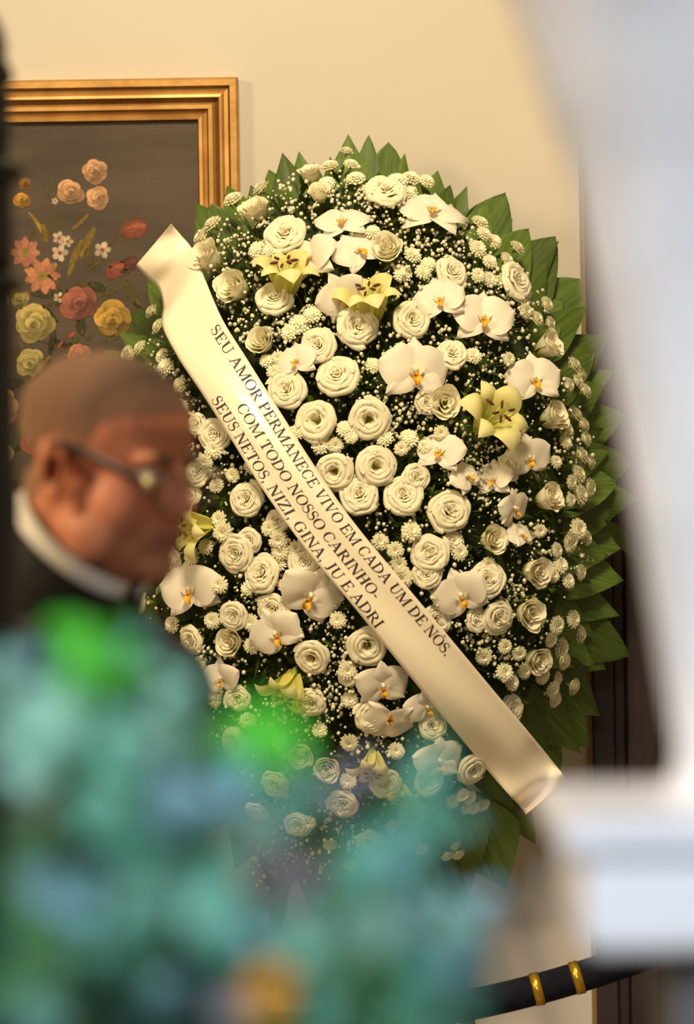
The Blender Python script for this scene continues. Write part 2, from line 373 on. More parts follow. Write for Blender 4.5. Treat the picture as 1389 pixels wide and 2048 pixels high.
p_rose(140, 383, 27, peach, 5); p_rose(197, 395, 24, peach, 5); p_rose(188, 341, 26, peach); p_rose(43, 400, 18, (.5, .24, .03), 4); p_rose(50, 366, 13, (.3, .13, .02), 4)
p_bud(268, 458, 30, 20, -.25, red); p_bud(232, 540, 26, 17, -.5, red); p_bud(258, 528, 20, 14, -.5, sh(red, .45))
p_daisy(50, 505, 30, pink, 8); p_daisy(85, 552, 36, (.50, .20, .10), 9)
p_rose(157, 606, 37, (.32, .10, .07), 6); p_rose(70, 645, 40, (.46, .36, .12), 7); p_rose(225, 640, 38, yel, 5); p_rose(58, 725, 30, (.40, .32, .12), 6); p_rose(160, 712, 24, pink, 5); p_rose(40, 600, 18, (.35, .28, .09), 5); p_rose(78, 795, 16, yel, 4)
for (x, y, r_) in [(118, 476, 13), (120, 506, 17), (205, 500, 17), (135, 483, 12), (118, 595, 11), (110, 402, 7)]: p_daisy(x, y, r_, (.55, .42, .30), 5, (.35, .10, .06), 'painted_blossom')
p_bud(143, 670, 11, 5, -.6, red); p_bud(118, 690, 10, 5, -1.1, red)

# the rest of the painted bunch, left of and below what the photograph shows
for i in range(40):
    x, y = rnd.uniform(-220, 160), rnd.uniform(560, 980); a = rnd.uniform(0, 6.28); l = rnd.uniform(30, 70)
    p_leaf(x, y, x + l * math.cos(a), y + l * math.sin(a), rnd.uniform(6, 12), rnd.choice([olive, ol2, green, (.05, .045, .01)]))
for (x, y, r_, c) in [(-30, 470, 26, peach), (-85, 560, 34, pink), (-20, 610, 36, cream), (-120, 680, 36, red), (-45, 720, 42, cream), (-160, 790, 32, yel), (-85, 820, 40, pink), (0, 810, 38, peach), (80, 880, 36, red), (-20, 910, 42, cream), (-120, 920, 34, peach), (150, 850, 34, cream), (-150, 600, 22, cream)]: p_rose(x, y, r_, c, 6)
painted('painted_vase', [([at(x, y, CY) for x, y in [(-80, 960), (60, 960), (75, 1010), (110, 1080), (80, 1160), (-100, 1160), (-130, 1080), (-95, 1010)]], [(.16, .10, .05), (.05, .03, .018)])])

# ------------------------------------------------------------------ the wreath
WD = 6.16                                    # depth of the wreath's back plane
WC = at(712, 1020, WD); A_, B_, D_ = 0.392, 0.605, 0.25
wreath = empty('funeral_wreath', (WC.x, WD, WC.z - B_ - 0.1))
tag(wreath, 'large oval funeral wreath of white flowers edged with pointed green leaves', 'wreath')
WL = wreath.location
def dome(px, py):
    """point and outward normal on the cushion of flowers under a pixel"""
    Y = WD - 0.15
    for _ in range(6):
        p = at(px, py, Y); x = (p.x - WC.x) / A_; z = (p.z - WC.z) / B_; r2 = x * x + z * z
        if r2 > 0.985:
            d = math.sqrt(1 - .985) * .9
        else: d = math.sqrt(1 - r2)
        Y = WD - D_ * d
    p = at(px, py, Y); x = (p.x - WC.x) / A_; z = (p.z - WC.z) / B_
    n = Vector((x / A_, -max(d, .12) / D_, z / B_)).normalized()
    return p, n
def orient(o, n, spin=0, up=None):
    """local +Z along n, local +Y as near to up as possible, then spin"""
    n = Vector(n).normalized(); u = Vector(up) if up else Vector((0, 0, 1))
    y = u - n * u.dot(n)
    if y.length < .05: y = Vector((1, 0, 0)) - n * n.x
    y.normalize(); x = y.cross(n)
    o.rotation_euler = (Matrix((x, y, n)).transposed() @ Matrix.Rotation(spin, 3, 'Z')).to_euler()
PX = 6.0 / F                                  # metres per pixel near the wreath
# core
mb = MB(); mb.ball((WC.x, WD, WC.z), (A_ * .93, D_ * .80, B_ * .93), 40, 30); mb.build('cushion', M['moss'], wreath)
# ribbon course in pixels (right edge, left edge, lift above the flowers); used to keep flowers beneath it
RB = [((343, 448), (272, 530), .035), ((362, 470), (296, 556), .030), ((381, 492), (318, 578), .016), ((396, 522), (326, 612), .004), ((412, 562), (325, 652), .014), ((446, 640), (358, 718), .02), ((497, 722), (402, 784), .02), ((560, 822), (460, 875), .02), ((630, 932), (525, 978), .02), ((705, 1040), (608, 1093), .02), ((800, 1156), (708, 1214), .02), ((901, 1276), (813, 1344), .02), ((985, 1377), (898, 1447), .02), ((1060, 1466), (975, 1540), .018), ((1104, 1520), (1021, 1592), .022), ((1122, 1543), (1040, 1612), .012), ((1136, 1562), (1052, 1628), .03)]
def under_ribbon(px, py, grow=0):
    for i in range(len(RB) - 1):
        (r0, l0, _), (r1, l1, _) = RB[i], RB[i+1]
        ax, ay = (r0[0]+l0[0])/2, (r0[1]+l0[1])/2; bx, by = (r1[0]+l1[0])/2, (r1[1]+l1[1])/2
        dx_, dy_ = bx-ax, by-ay; L2 = dx_*dx_+dy_*dy_; t = ((px-ax)*dx_+(py-ay)*dy_)/L2
        if -0.05 <= t <= 1.05:
            d = abs((px-ax)*dy_-(py-ay)*dx_)/math.sqrt(L2)
            if d < 57 + grow: return True
    return False
# --- border leaves
def leaf_mesh(seed, fold=.16, bend=.12, conc=.0):
    rr = random.Random(seed); mb = MB()
    def fn(u, v):
        x = u * 2 - 1; t = v
        if t < .45: wv = .10 + .40 * math.sin(t / .45 * math.pi / 2) ** 1.1
        else: q = (t - .45) / .55; wv = .5 * (1 - q) ** (1.0 + conc) * (1 + .25 * q)
        z = fold * abs(x) * wv + bend * t * t * -1 + .012 * math.sin(x * 9 + seed)
        return Vector((x * wv, t, z))
    mb.grid(fn, 6, 12)
    return mb.mesh('leaf', M['palm'])
leaf_ms = [leaf_mesh(1), leaf_mesh(2, .05, .05, -.15), leaf_mesh(3, -.22, .1, .05), leaf_mesh(4, .3, .0, .1), leaf_mesh(5, -.08, .15, -.25)]
rl = random.Random(11)
def border_leaf(tx, ty, wpx, lpx=None, depth=0.05, aim=None, k=None, roll=None):
    cx, cy = aim or (712 + (tx - 712) * .28, 1020 + (ty - 1020) * .35)
    ln = lpx or 200; dxx, dyy = cx - tx, cy - ty; l = math.hypot(dxx, dyy)
    bx, by = tx + dxx / l * ln, ty + dyy / l * ln
    tip = at(tx, ty, WD + depth + .04); base = at(bx, by, WD + depth - .05)
    y = (tip - base); L = y.length; y.normalize()
    n = Vector((rl.uniform(-.35, .35), -1, rl.uniform(-.3, .5))); n = (n - y * n.dot(y)).normalized()
    x = y.cross(n)
    o = link('border_leaf', leaf_ms[rl.randrange(5) if k is None else k], wreath)
    m_ = Matrix((x, y, n)).transposed().to_4x4()
    o.matrix_local = Matrix.Translation(base - WL) @ m_ @ Matrix.Diagonal((wpx * PX * 1.25, L, wpx * PX * .9, 1))
tips = [(697,268,95),(738,268,62),(775,278,100),(813,303,75),(875,335,110),(935,372,80),(1013,383,120),(1027,433,75),(1113,470,130),(1120,478,70),(1163,548,140),(1160,640,80),(1225,668,120),(1232,738,100),(1255,828,110),(1270,930,120),(1285,997,115),(1270,1077,130),(1255,1157,130),(1240,1232,110),(1263,1313,110),(1218,1342,110),(1202,1432,120),(1180,1495,110),(1163,1507,90),(1128,1545,110),(1072,1690,70),(1015,1780,130),(930,1830,110),(840,1800,110),(760,1850,100),(205,697,60),(258,622,110),(290,555,110),(390,402,110),(452,370,90),(533,335,85),(565,305,95),(598,302,90),(660,312,60),
        (640,1840,110),(540,1800,110),(470,1740,110),(400,1680,110),(330,1600,110),(270,1520,110),(235,1430,110),(205,1330,110),(190,1230,110),(185,1130,110),(180,1030,110),(180,930,110),(185,830,110),(195,760,90)]
for i, (x, y, wd) in enumerate(tips): border_leaf(x, y, wd, 215, .03 + .02 * (i % 3) / 2)
for (x, y, wd) in [(425,400,90),(500,365,90),(630,320,90),(720,300,90),(850,350,90),(905,365,90),(975,400,100),(1060,455,110),(1100,520,110),(1130,590,120),(1180,610,80),(1195,700,110),(1215,770,110),(1215,860,110),(1225,900,110),(1240,960,110),(1235,1030,110),(1225,1110,110),(1200,1190,110),(1190,1270,110),(1190,1330,110),(1160,1390,110),(1140,1440,110),(1100,1500,110),(1010,1700,110),(960,1740,110),(880,1790,100),(330,470,80),(320,580,90),(235,660,70),(1050,1600,100),(980,1660,120)]:
    border_leaf(x, y, wd, 190, .0)
border_leaf(1291, 1132, 26, 120, .05, (1180, 1000), 1)
# --- small foliage between the flowers (uncountable)
rf = random.Random(5); mb = MB()
def rand_px(rr, k=1.0):
    while True:
        a = rr.uniform(0, 2 * math.pi); q = math.sqrt(rr.random()) * k
        px, py = 712 + 452 * q * math.cos(a), 1020 + 695 * q * math.sin(a)
        return px, py
for i in range(5200):
    px, py = rand_px(rf); p, n = dome(px, py); p = p - n * rf.uniform(.022, .06)
    if under_ribbon(px, py, 30): continue
    d = (n * rf.uniform(.2, 1) + Vector((rf.uniform(-1, 1), rf.uniform(-1, .2), rf.uniform(-1, 1)))).normalized()
    L = rf.uniform(.025, .05); s_ = d.cross(Vector((rf.uniform(-1, 1), rf.uniform(-1, 1), rf.uniform(-1, 1)))).normalized() * rf.uniform(.002, .007)
    mb.add([p, p + d * L * .5 + s_, p + d * L, p + d * L * .5 - s_], [(0, 1, 2, 3)])
tag(mb.build('fern_sprigs', M['fern'], wreath), 'dark green sprigs filling the gaps between the flowers', kind='stuff')
# --- flower meshes (unit radius, facing local +Z)
def lisianthus_mesh(seed, rings, ruffle=.03):
    rr = random.Random(seed); mb = MB()
    for (n, span, P) in rings:
        ph = rr.uniform(0, 6)
        for k in range(n):
            a0 = ph + 2 * math.pi * k / n + rr.uniform(-.15, .15); jr = rr.uniform(.92, 1.06); jz = rr.uniform(-.04, .05); s1 = rr.uniform(0, 6); tl = rr.uniform(-.05, .05)
            def fn(u, v, a0=a0, jr=jr, jz=jz, s1=s1, tl=tl):
                x = (u * 2 - 1)
                t = v * (1 - .22 * abs(x) ** 3)                     # rounded lip
                q = min(t * (len(P) - 1), len(P) - 1.0001); i = int(q); q -= i; q = q
                r = P[i][0] + (P[i+1][0] - P[i][0]) * q; z = P[i][1] + (P[i+1][1] - P[i][1]) * q
                a = a0 + x * span * (.55 + .45 * min(1, t * 1.6))
                r += ruffle * t * t * math.sin(x * 4 + s1) + (.03 + tl) * x * t; z += ruffle * t * t * math.sin(x * 5.5 + s1 * 2) + jz * t + tl * x * t
                return Vector((r * jr * math.cos(a), r * jr * math.sin(a), z))
            mb.grid(fn, 8, 9)
    return mb.mesh('lisianthus', M['white_petal'])
oa = [(.12, -.5), (.45, -.22), (.72, .10), (.90, .20), (1.0, .12), (1.02, -.02)]; ob = [(.12, -.4), (.38, -.05), (.56, .24), (.70, .34), (.82, .30), (.88, .2)]
oc = [(.1, -.4), (.28, .0), (.38, .26), (.48, .38), (.58, .38), (.66, .30)]; od = [(.08, -.4), (.20, .0), (.24, .2), (.29, .33), (.36, .38), (.44, .36)]
oe = [(.05, -.3), (.10, .05), (.13, .25), (.16, .38), (.20, .44), (.26, .43)]; of = [(.01, -.2), (.02, .1), (.04, .3), (.06, .42), (.09, .46), (.12, .46)]
ua = [(.12, -.85), (.40, -.62), (.58, -.25), (.68, .10), (.78, .36), (.92, .48)]; ub = [(.1, -.7), (.36, -.4), (.48, -.05), (.54, .22), (.60, .44), (.70, .56)]
uc_ = [(.08, -.6), (.24, -.3), (.30, .0), (.34, .28), (.38, .48), (.46, .58)]; ud = [(.04, -.5), (.1, -.2), (.14, .1), (.17, .34), (.2, .5), (.25, .56)]
open_r = [(4, 1.0, oa), (4, .98, ob), (3, 1.2, oc), (3, 1.15, od)]
rose_r = [(5, .85, oa), (4, .98, ob), (4, .95, oc), (3, 1.15, od), (3, 1.1, oe), (2, 1.6, of)]
cup_r = [(4, 1.0, ua), (4, .98, ub), (3, 1.15, uc_), (3, 1.1, ud)]
lis = {'W': [lisianthus_mesh(21, open_r), lisianthus_mesh(22, open_r, .045)], 'L': [lisianthus_mesh(31, rose_r, .04), lisianthus_mesh(32, rose_r, .06), lisianthus_mesh(33, rose_r, .05)], 'U': [lisianthus_mesh(41, cup_r, .04), lisianthus_mesh(42, cup_r, .06)]}
mb = MB(); mb.lathe([(.02, -1.6), (.06, -1.0), (.16, -.8), (.24, -.55), (.16, -.35)], n=10); calyx_m = mb.mesh('calyx', M['calyx'])
def put(o, p, n, size, spin=0, up=None, zs=1):
    o.location = Vector(p) - WL; orient(o, n, spin, up); o.scale = (size, size, size * zs); return o
rp = random.Random(17)
def jit(n, k): return (n + Vector((rp.uniform(-k, k), rp.uniform(-k, k) * .5, rp.uniform(-k, k)))).normalized()
def lisi(px, py, dia, kind='L', nrm=None):
    p, n = dome(px, py); n = Vector(nrm).normalized() if nrm else jit(n, .22)
    if not nrm and kind != 'W': n = (n + Vector((0, 0, .10))).normalized()
    r = dia * .5 * PX * 1.08
    sink = -.012 if under_ribbon(px, py, 0) else .0
    p = p + n * (r * .15 + sink + .008)
    o = put(link('lisianthus', rp.choice(lis[kind]), wreath), p, n, r, rp.uniform(0, 6))
    c = link('calyx', calyx_m, o)
    return o
# L = many-petalled rose form, W = open with a hollow heart, U = goblet seen from the side
LIS = [(625,362,52,'U'),(640,398,50,'U'),(515,437,68,'U'),(575,478,80,'L'),(425,527,78,'U'),(480,580,78,'U'),(550,608,72,'L'),(770,395,80,'L'),(775,508,72,'U'),(895,553,68,'L'),(1018,573,84,'L'),(530,690,62,'U'),(640,695,68,'L'),(715,657,80,'L'),(820,643,72,'L'),(680,760,82,'L'),(578,783,76,'L'),(902,718,62,'L'),(1085,700,68,'U'),(888,808,72,'U'),(850,805,48,'L'),(1095,840,68,'U'),(640,845,82,'W'),(738,838,82,'W'),(672,942,74,'W'),(748,935,78,'W'),(720,995,76,'L'),(808,997,76,'L'),(895,1025,80,'L'),(975,1082,64,'U'),(500,1000,68,'L'),(560,1040,46,'L'),(480,1105,72,'L'),(533,1150,74,'L'),(610,1125,62,'L'),(1085,1000,66,'U'),(1060,1140,68,'U'),(1048,1225,72,'U'),(1065,1315,62,'U'),(435,870,64,'L'),(403,850,44,'L'),(860,1108,74,'L'),(852,1150,58,'L'),(970,1162,72,'L'),(985,1232,68,'L'),(295,1205,58,'L'),(395,1275,58,'L'),(470,1285,62,'U'),(475,1228,58,'L'),(552,1215,62,'L'),(630,1308,70,'W'),(735,1285,78,'W'),(872,1240,62,'L'),(425,1375,62,'L'),(480,1392,52,'L'),(625,1400,58,'L'),(605,1500,58,'U'),(655,1530,58,'U'),(936,1530,66,'W'),(1020,1420,62,'L'),(738,1430,64,'L'),(828,957,54,'L'),(700,1350,40,'L'),(862,1450,56,'L'),(505,1080,50,'L'),(405,950,58,'L'),(385,990,50,'L'),(350,1120,60,'L'),(330,930,60,'L'),(310,1040,60,'L'),(345,840,55,'L'),(770,1560,60,'L'),(690,1600,60,'L'),(820,1620,60,'L'),(560,1560,60,'L'),(600,1640,55,'L'),(740,1670,55,'L'),(850,1560,60,'L'),(480,1480,60,'L'),(405,1450,55,'L'),(330,1310,55,'L'),(520,1610,50,'L'),(1010,940,50,'L'),(945,1240,50,'L')]
for a in LIS: lisi(*a)
# --- orchids
def orchid_petal_mesh(wd, ln, cup=.12, name='petal', rnd_=1.0, seed=0):
    mb = MB()
    def fn(u, v):
        x = u * 2 - 1
        wv = wd * (math.sin(math.pi * (v ** .78 * .93 + .07)) ** rnd_) if v < 1 else 0
        wv = max(wv, .05 * (1 - v))
        return Vector((x * wv, v * ln, cup * math.sin(v * 2.6) - cup * .9 * x * x * v + .02 * math.sin(x * 4 + seed + v * 5) - .12 * v * v))
    mb.grid(fn, 8, 9); return mb.mesh(name, M['orchid'])
op_m = orchid_petal_mesh(.62, 1.0, .16, 'petal', .62, 1); os_m = orchid_petal_mesh(.34, .95, .10, 'sepal', .8, 2)
mb = MB(); mb.ball((0, .05, .12), (.07, .08, .14), 10, 8); col_m = mb.mesh('orchid', M['orchid'])
mb = MB()
mb.grid(lambda u, v: Vector(((u*2-1) * .13 * math.sin(math.pi * (v * .85 + .12)), -.08 - v * .30, .14 + .14 * math.sin(v * 2.8) + .10 * (u*2-1)**2)), 4, 6, 0)
for s_ in (-1, 1): mb.grid(lambda u, v: Vector((s_ * (.05 + .16 * v), -.05 + .12 * v + (u - .5) * .18 * math.sin(math.pi * (v * .8 + .15)), .12 + .22 * v - .1 * v * v)), 4, 5, 1)
mb.ball((0, -.06, .2), (.06, .07, .06), 8, 6, None, 0)
lip_m = mb.mesh('lip', [M['lip'], M['lip_white']])
ro = random.Random(23)
def orchid(px, py, dia, tilt=(0, 0, 0), spin=0, lift=.012):
    p, n = dome(px, py); n = (n + Vector(tilt)).normalized(); r = dia * .5 * PX
    if under_ribbon(px, py, 0): lift -= .02
    o = put(link('orchid', col_m, wreath), p + n * (lift + .008), n, r, spin)
    for k, (msh, ang, nm) in enumerate([(os_m, 0, 'sepal'), (os_m, R(128), 'sepal'), (os_m, R(-128), 'sepal'), (op_m, R(72), 'petal'), (op_m, R(-72), 'petal')]):
        c = link(nm, msh, o); c.rotation_euler = (ro.uniform(-.15, .2), ro.uniform(-.12, .12), ang + ro.uniform(-.08, .08)); c.location = (0, 0, .03 if nm == 'petal' else 0)
    link('lip', lip_m, o); return o
for a in [(863,448,150,(-.2,0,.5),-.3),(690,468,118,(-.2,0,.7),.2),(712,516,112,(.2,0,.1),.6),(640,528,130,(-.9,-.1,.2),.3),(678,590,112,(.3,0,-.5),.5),(885,612,112,(-.5,0,.1),.35),(962,650,138,(-.3,0,.1),-.1),(824,746,152,(.1,-.2,-.1),-.05),(1064,766,124,(-.5,-.2,0),.1),(884,916,108,(-.4,0,.4),-.2),(918,968,84,(.5,0,.7),.5),(1052,912,104,(-.4,0,-.2),.2),(998,965,88,(-.9,0,.2),.1),(1008,1012,90,(.6,0,-.3),.2),(604,732,92,(-.3,0,.2),.3),(1025,1085,74,(.5,0,.9),.2),(922,1185,122,(-.3,0,-.1),.4),(622,1180,140,(.1,0,-.3),-.5),(762,1360,116,(.1,0,-.2),.1),(775,1422,116,(0,0,-.5),3.0),(842,1402,96,(.3,0,-.2),.3),(392,1180,138,(.2,0,.1),.2),(560,1260,118,(0,0,-.1),.5),(868,1510,116,(.1,0,0),.1),(455,1350,90,(0,0,0),.1)]: orchid(*a)
# --- lilies
mb = MB()
def lfn(u, v):
    x = u * 2 - 1; wv = .27 * math.sin(math.pi * (v * .88 + .12)) ** .75 if v < 1 else .0
    r = .06 + .62 * v ** 1.1 + .25 * max(0, v - .5)
    z = .95 * math.sin(v * 1.75) - 1.0 * max(0, v - .55) ** 1.5
    return Vector((x * wv, r, z - .45 * x * x * wv))
mb.grid(lfn, 6, 12); tepal_m = mb.mesh('petal', M['lily'])
mb = MB(); mb.lathe([(.02, -.25), (.09, -.1), (.12, .05), (.06, .12)], n=10); throat_m = mb.mesh('lily', M['calyx'])
mb = MB(); mb.tube([(0, .02, 0), (0, .10, .5), (0, .24, .95)], [.022, .018, .014], 6, 0); mb.ball((0, .26, .98), (.036, .13, .045), 8, 6, None, 1); st_m = mb.mesh('stamen', [M['filament'], M['anther']])
def lily(px, py, dia, n, spin=0, lift=.0):
    p, nn = dome(px, py); r = dia * .5 * PX; n = Vector(n).normalized()
    o = put(link('lily', throat_m, wreath), p + nn * lift, n, r * 1.05, spin)
    for k in range(6):
        c = link('petal', tepal_m, o); c.rotation_euler = (ro.uniform(-.12, .12), 0, k * R(60) + ro.uniform(-.08, .08)); s_ = 1.0 if k % 2 else .9; c.scale = (s_ * (1.15 if k % 2 else .9), s_, s_)
    for k in range(6): c = link('stamen', st_m, o); c.rotation_euler = (ro.uniform(-.1, .1), 0, k * R(60) + .5); c.scale = (.75, .75, .8)
for a in [(572,590,180,(.0,-.5,.9),.25,.0),(745,640,180,(-.12,-.55,.85),.5,.0),(960,858,205,(.45,-.75,.35),.2,.0),(428,1050,165,(-.85,-.55,-.05),.3,.012),(590,1345,150,(-.35,-.5,-.85),.1,.01),(745,1500,130,(0,-.55,-.9),.4,.01),(805,1570,90,(.1,-.5,-.9),.2,.0)]: lily(*a)
# --- button chrysanthemums
mb = MB(); rq = random.Random(2)
for (n, r0, r1, z0, z1, wv) in [(17, .25, 1.0, -.05, .04, .15), (15, .2, .86, .02, .20, .14), (12, .15, .64, .08, .32, .13), (8, .06, .40, .16, .38, .12)]:
    ph = rq.uniform(0, 6)
    for k in range(n):
        a = ph + 2 * math.pi * k / n + rq.uniform(-.08, .08); q = rq.uniform(.92, 1.08); d = Vector((math.cos(a), math.sin(a), 0)); t = Vector((-d.y, d.x, 0)); z = Vector((0, 0, 1))
        p0 = d * r0 + z * z0; p1 = d * (r0 + (r1 - r0) * .7) * q + z * (z1 + .03); p2 = d * r1 * q + z * z1
        mb.add([p0 - t * wv * .5, p0 + t * wv * .5, p1 + t * wv, p2 + t * wv * .55, p2 - t * wv * .55, p1 - t * wv], [(0, 1, 2, 5), (5, 2, 3, 4)])
mb.lathe([(.05, -.5), (.18, -.28), (.62, -.12), (.66, .0), (.3, .12)], n=12)
pom_m = mb.mesh('button_chrysanthemum', M['pom'])
POM = [(690,322,30),(664,346,36),(700,343,30),(655,375,34),(713,372,38),(738,388,32),(530,385,40),(475,415,42),(520,416,34),(500,440,30),(820,365,38),(846,378,32),(795,380,42),(816,392,36),(846,408,32),(440,465,42),(410,480,44),(520,505,36),(532,527,32),(548,508,30),(745,480,32),(950,462,38),(957,482,34),(980,493,32),(945,507,38),(1018,512,36),(1000,530,34),(970,536,32),(948,556,30),(805,551,36),(842,551,34),(857,536,30),(820,520,36),(975,562,32),(992,570,30),(1082,615,36),(1036,626,34),(1062,644,34),(1083,652,32),(1130,742,38),(1156,750,34),(1140,770,32),(1152,792,34),(1118,776,32),(1146,832,38),(1162,852,34),(1130,862,34),(1158,882,34),(1120,892,30),(1150,916,38),(1166,926,32),(1150,952,42),(1166,976,38),(1130,966,30),(1150,992,44),(1128,1002,28),(1142,1062,44),(1124,1082,42),(1106,1102,32),(1152,1080,34),(1112,1136,34),(1141,1146,34),(1121,1168,32),(1100,1152,30),(1132,1240,38),(1106,1250,38),(1148,1268,38),(1116,1296,44),(1110,1316,36),(1096,1276,34),(1090,1370,34),(1106,1356,30),(1140,1370,38),(1105,1396,36),(1080,1350,34),(1020,1366,34),(1000,1346,38),(1046,1340,34),(262,712,42),(290,702,34),(276,732,36),(315,630,34),(335,662,34),(340,742,38),(365,772,32),(330,715,32),(745,735,30),(705,768,34),(770,880,34),(818,880,38),(800,898,28),(798,745,28),(640,892,38),(670,890,32),(690,866,34),(592,872,30),(560,716,28),(536,727,28),(552,746,30),(780,1182,30),(795,1127,34),(800,1152,48),(905,1085,44),(815,1070,40),(790,1100,34),(420,1096,32),(395,1112,36),(447,1040,34),(456,1062,42),(560,1076,38),(540,1056,32),(592,1092,32),(566,1102,38),(432,900,38),(415,922,34),(502,926,34),(915,1580,30),(932,1588,30),(956,1596,34),(940,1607,30),(904,1601,28),(926,1612,28),(902,1680,28),(890,1702,28),(910,1698,26),(975,1125,30),(770,1140,32),(850,900,30),(880,865,30),(940,722,34),(600,655,44),(630,640,36),(585,670,34),(440,1395,40),(410,1330,34),(505,1290,34),(690,1340,38),(700,1400,34),(915,1105,34),(760,1085,34),(745,1110,30),(880,1390,34),(1030,1300,30),(1000,1290,30),(965,1310,34),(560,1130,30),(570,1170,28),(505,1180,30),(445,1170,36),(430,1240,34),(505,1245,34),(590,1270,34),(680,1240,34),(560,1480,30),(500,1440,34),(640,1460,30),(700,1480,36),(700,1560,34),(790,1500,34),(360,1250,34),(300,1150,34),(280,1080,34),(275,990,34),(262,900,34),(258,810,34),(300,780,34),(370,820,30),(440,980,30),(470,950,30),(530,970,28),(700,880,28),(800,700,26),(1010,720,28),(1035,860,30),(1100,930,28),(1075,1060,28),(1010,1040,26),(620,1640,30),(660,1680,30),(780,1640,30),(700,1720,30),(840,1690,30)]
for (px, py, d) in POM:
    p, n = dome(px, py); n = jit((n + Vector((0, -.15, .12))).normalized(), .28)
    if under_ribbon(px, py, -6): p = p - n * .02
    put(link('button_chrysanthemum', pom_m, wreath), p + n * rp.uniform(.004, .02), n, d * .5 * PX * 1.08, rp.uniform(0, 6), None, 1.5)
# --- gypsophila: thousands of tiny heads on threads (uncountable)
rg = random.Random(9); mb = MB(); tw = MB()
ICO = None
def speck(p, r):
    v = [(0,0,1),(0,0,-1)] + [(math.cos(k*R(72))*.87, math.sin(k*R(72))*.87, .45) for k in range(5)] + [(math.cos(k*R(72)+.6)*.87, math.sin(k*R(72)+.6)*.87, -.45) for k in range(5)]
    f = []
    for k in range(5):
        k2 = (k+1) % 5; f += [(0, 2+k, 2+k2), (2+k, 7+k, 2+k2), (2+k2, 7+k, 7+k2), (1, 7+k2, 7+k)]
    mb.add([p + Vector(q) * r for q in v], f)
sprays = [(470,540,60),(450,500,50),(560,430,50),(600,400,50),(700,420,60),(745,430,60),(690,380,40),(800,450,60),(830,500,60),(880,510,60),(930,540,60),(960,600,60),(1010,640,60),(620,630,60),(600,660,45),(480,640,50),(470,690,50),(520,650,45),(560,660,40),(760,690,60),(860,680,70),(960,720,60),(800,810,60),(760,790,50),(830,850,50),(350,700,60),(340,760,50),(400,790,60),(390,860,40),(440,930,50),(930,900,60),(960,930,50),(940,960,50),(880,790,40),(1010,860,50),(640,650,40),(1030,1180,50),(1010,1200,50),(940,1290,70),(970,1260,50),(900,1130,50),(950,1330,60),(990,1290,40),(840,1050,40),(780,1060,50),(690,1290,50),(660,1270,60),(690,1320,50),(420,1310,60),(440,1350,60),(530,1190,40),(510,1160,40),(670,1350,50),(660,1390,50),(590,1110,40),(900,480,40),(1000,560,40),(860,570,50),(780,560,40),(1060,610,30),(545,560,30),(500,470,50),(430,640,40),(1110,800,40),(1140,900,40),(1140,1100,40),(1000,1000,30),(820,1200,50),(810,1240,40),(590,950,40),(540,900,40),(720,1080,40),(640,1420,50),(560,1420,50),(760,1480,50),(660,1680,60),(590,1700,50),(540,1720,40),(930,1390,50),(1050,1090,40)]
for (cx, cy, rr_) in sprays:
    for k in range(int(rr_ * .85)):
        a = rg.uniform(0, 6.28); q = rr_ * math.sqrt(rg.random()) * 1.05; px, py = cx + q * math.cos(a), cy + q * math.sin(a)
        if under_ribbon(px, py, 9): continue
        p, n = dome(px, py); p = p + n * rg.uniform(-.012, .022); speck(p, rg.choice([.0019, .0024, .0029, .0036, .0044]))
        if k % 2 == 0:
            c, _ = dome(cx + (px-cx)*.4, cy + (py-cy)*.4); s_ = Vector((.0006, 0, .0006)); b_ = c + _ * -.03; tw.add([b_ - s_, b_ + s_, p + s_, p - s_], [(0, 1, 2, 3)])
for i in range(2800):
    px, py = rand_px(rg, .97)
    if under_ribbon(px, py, 9): continue
    p, n = dome(px, py); speck(p + n * rg.uniform(-.03, .012), rg.choice([.0019, .0024, .003, .0038]))
tag(mb.build('gypsophila', M['gyp'], wreath), 'haze of tiny white gypsophila heads', kind='stuff')
tag(tw.build('gypsophila_twigs', M['twig'], wreath), 'thin green gypsophila stalks', kind='stuff')

# ------------------------------------------------------------------ the ribbon
def catmull(P, t):
    n = len(P) - 1; x = min(max(t, 0), n - 1e-6); i = int(x); q = x - i
    p0, p1, p2, p3 = P[max(i-1, 0)], P[i], P[i+1], P[min(i+2, n)]
    return 0.5 * ((2*p1) + (p2-p0)*q + (2*p0-5*p1+4*p2-p3)*q*q + (3*p1-p0-3*p2+p3)*q**3)
Rpx = [Vector((r[0], r[1], 0)) for r, l, h in RB]; Lpx = [Vector((l[0], l[1], 0)) for r, l, h in RB]
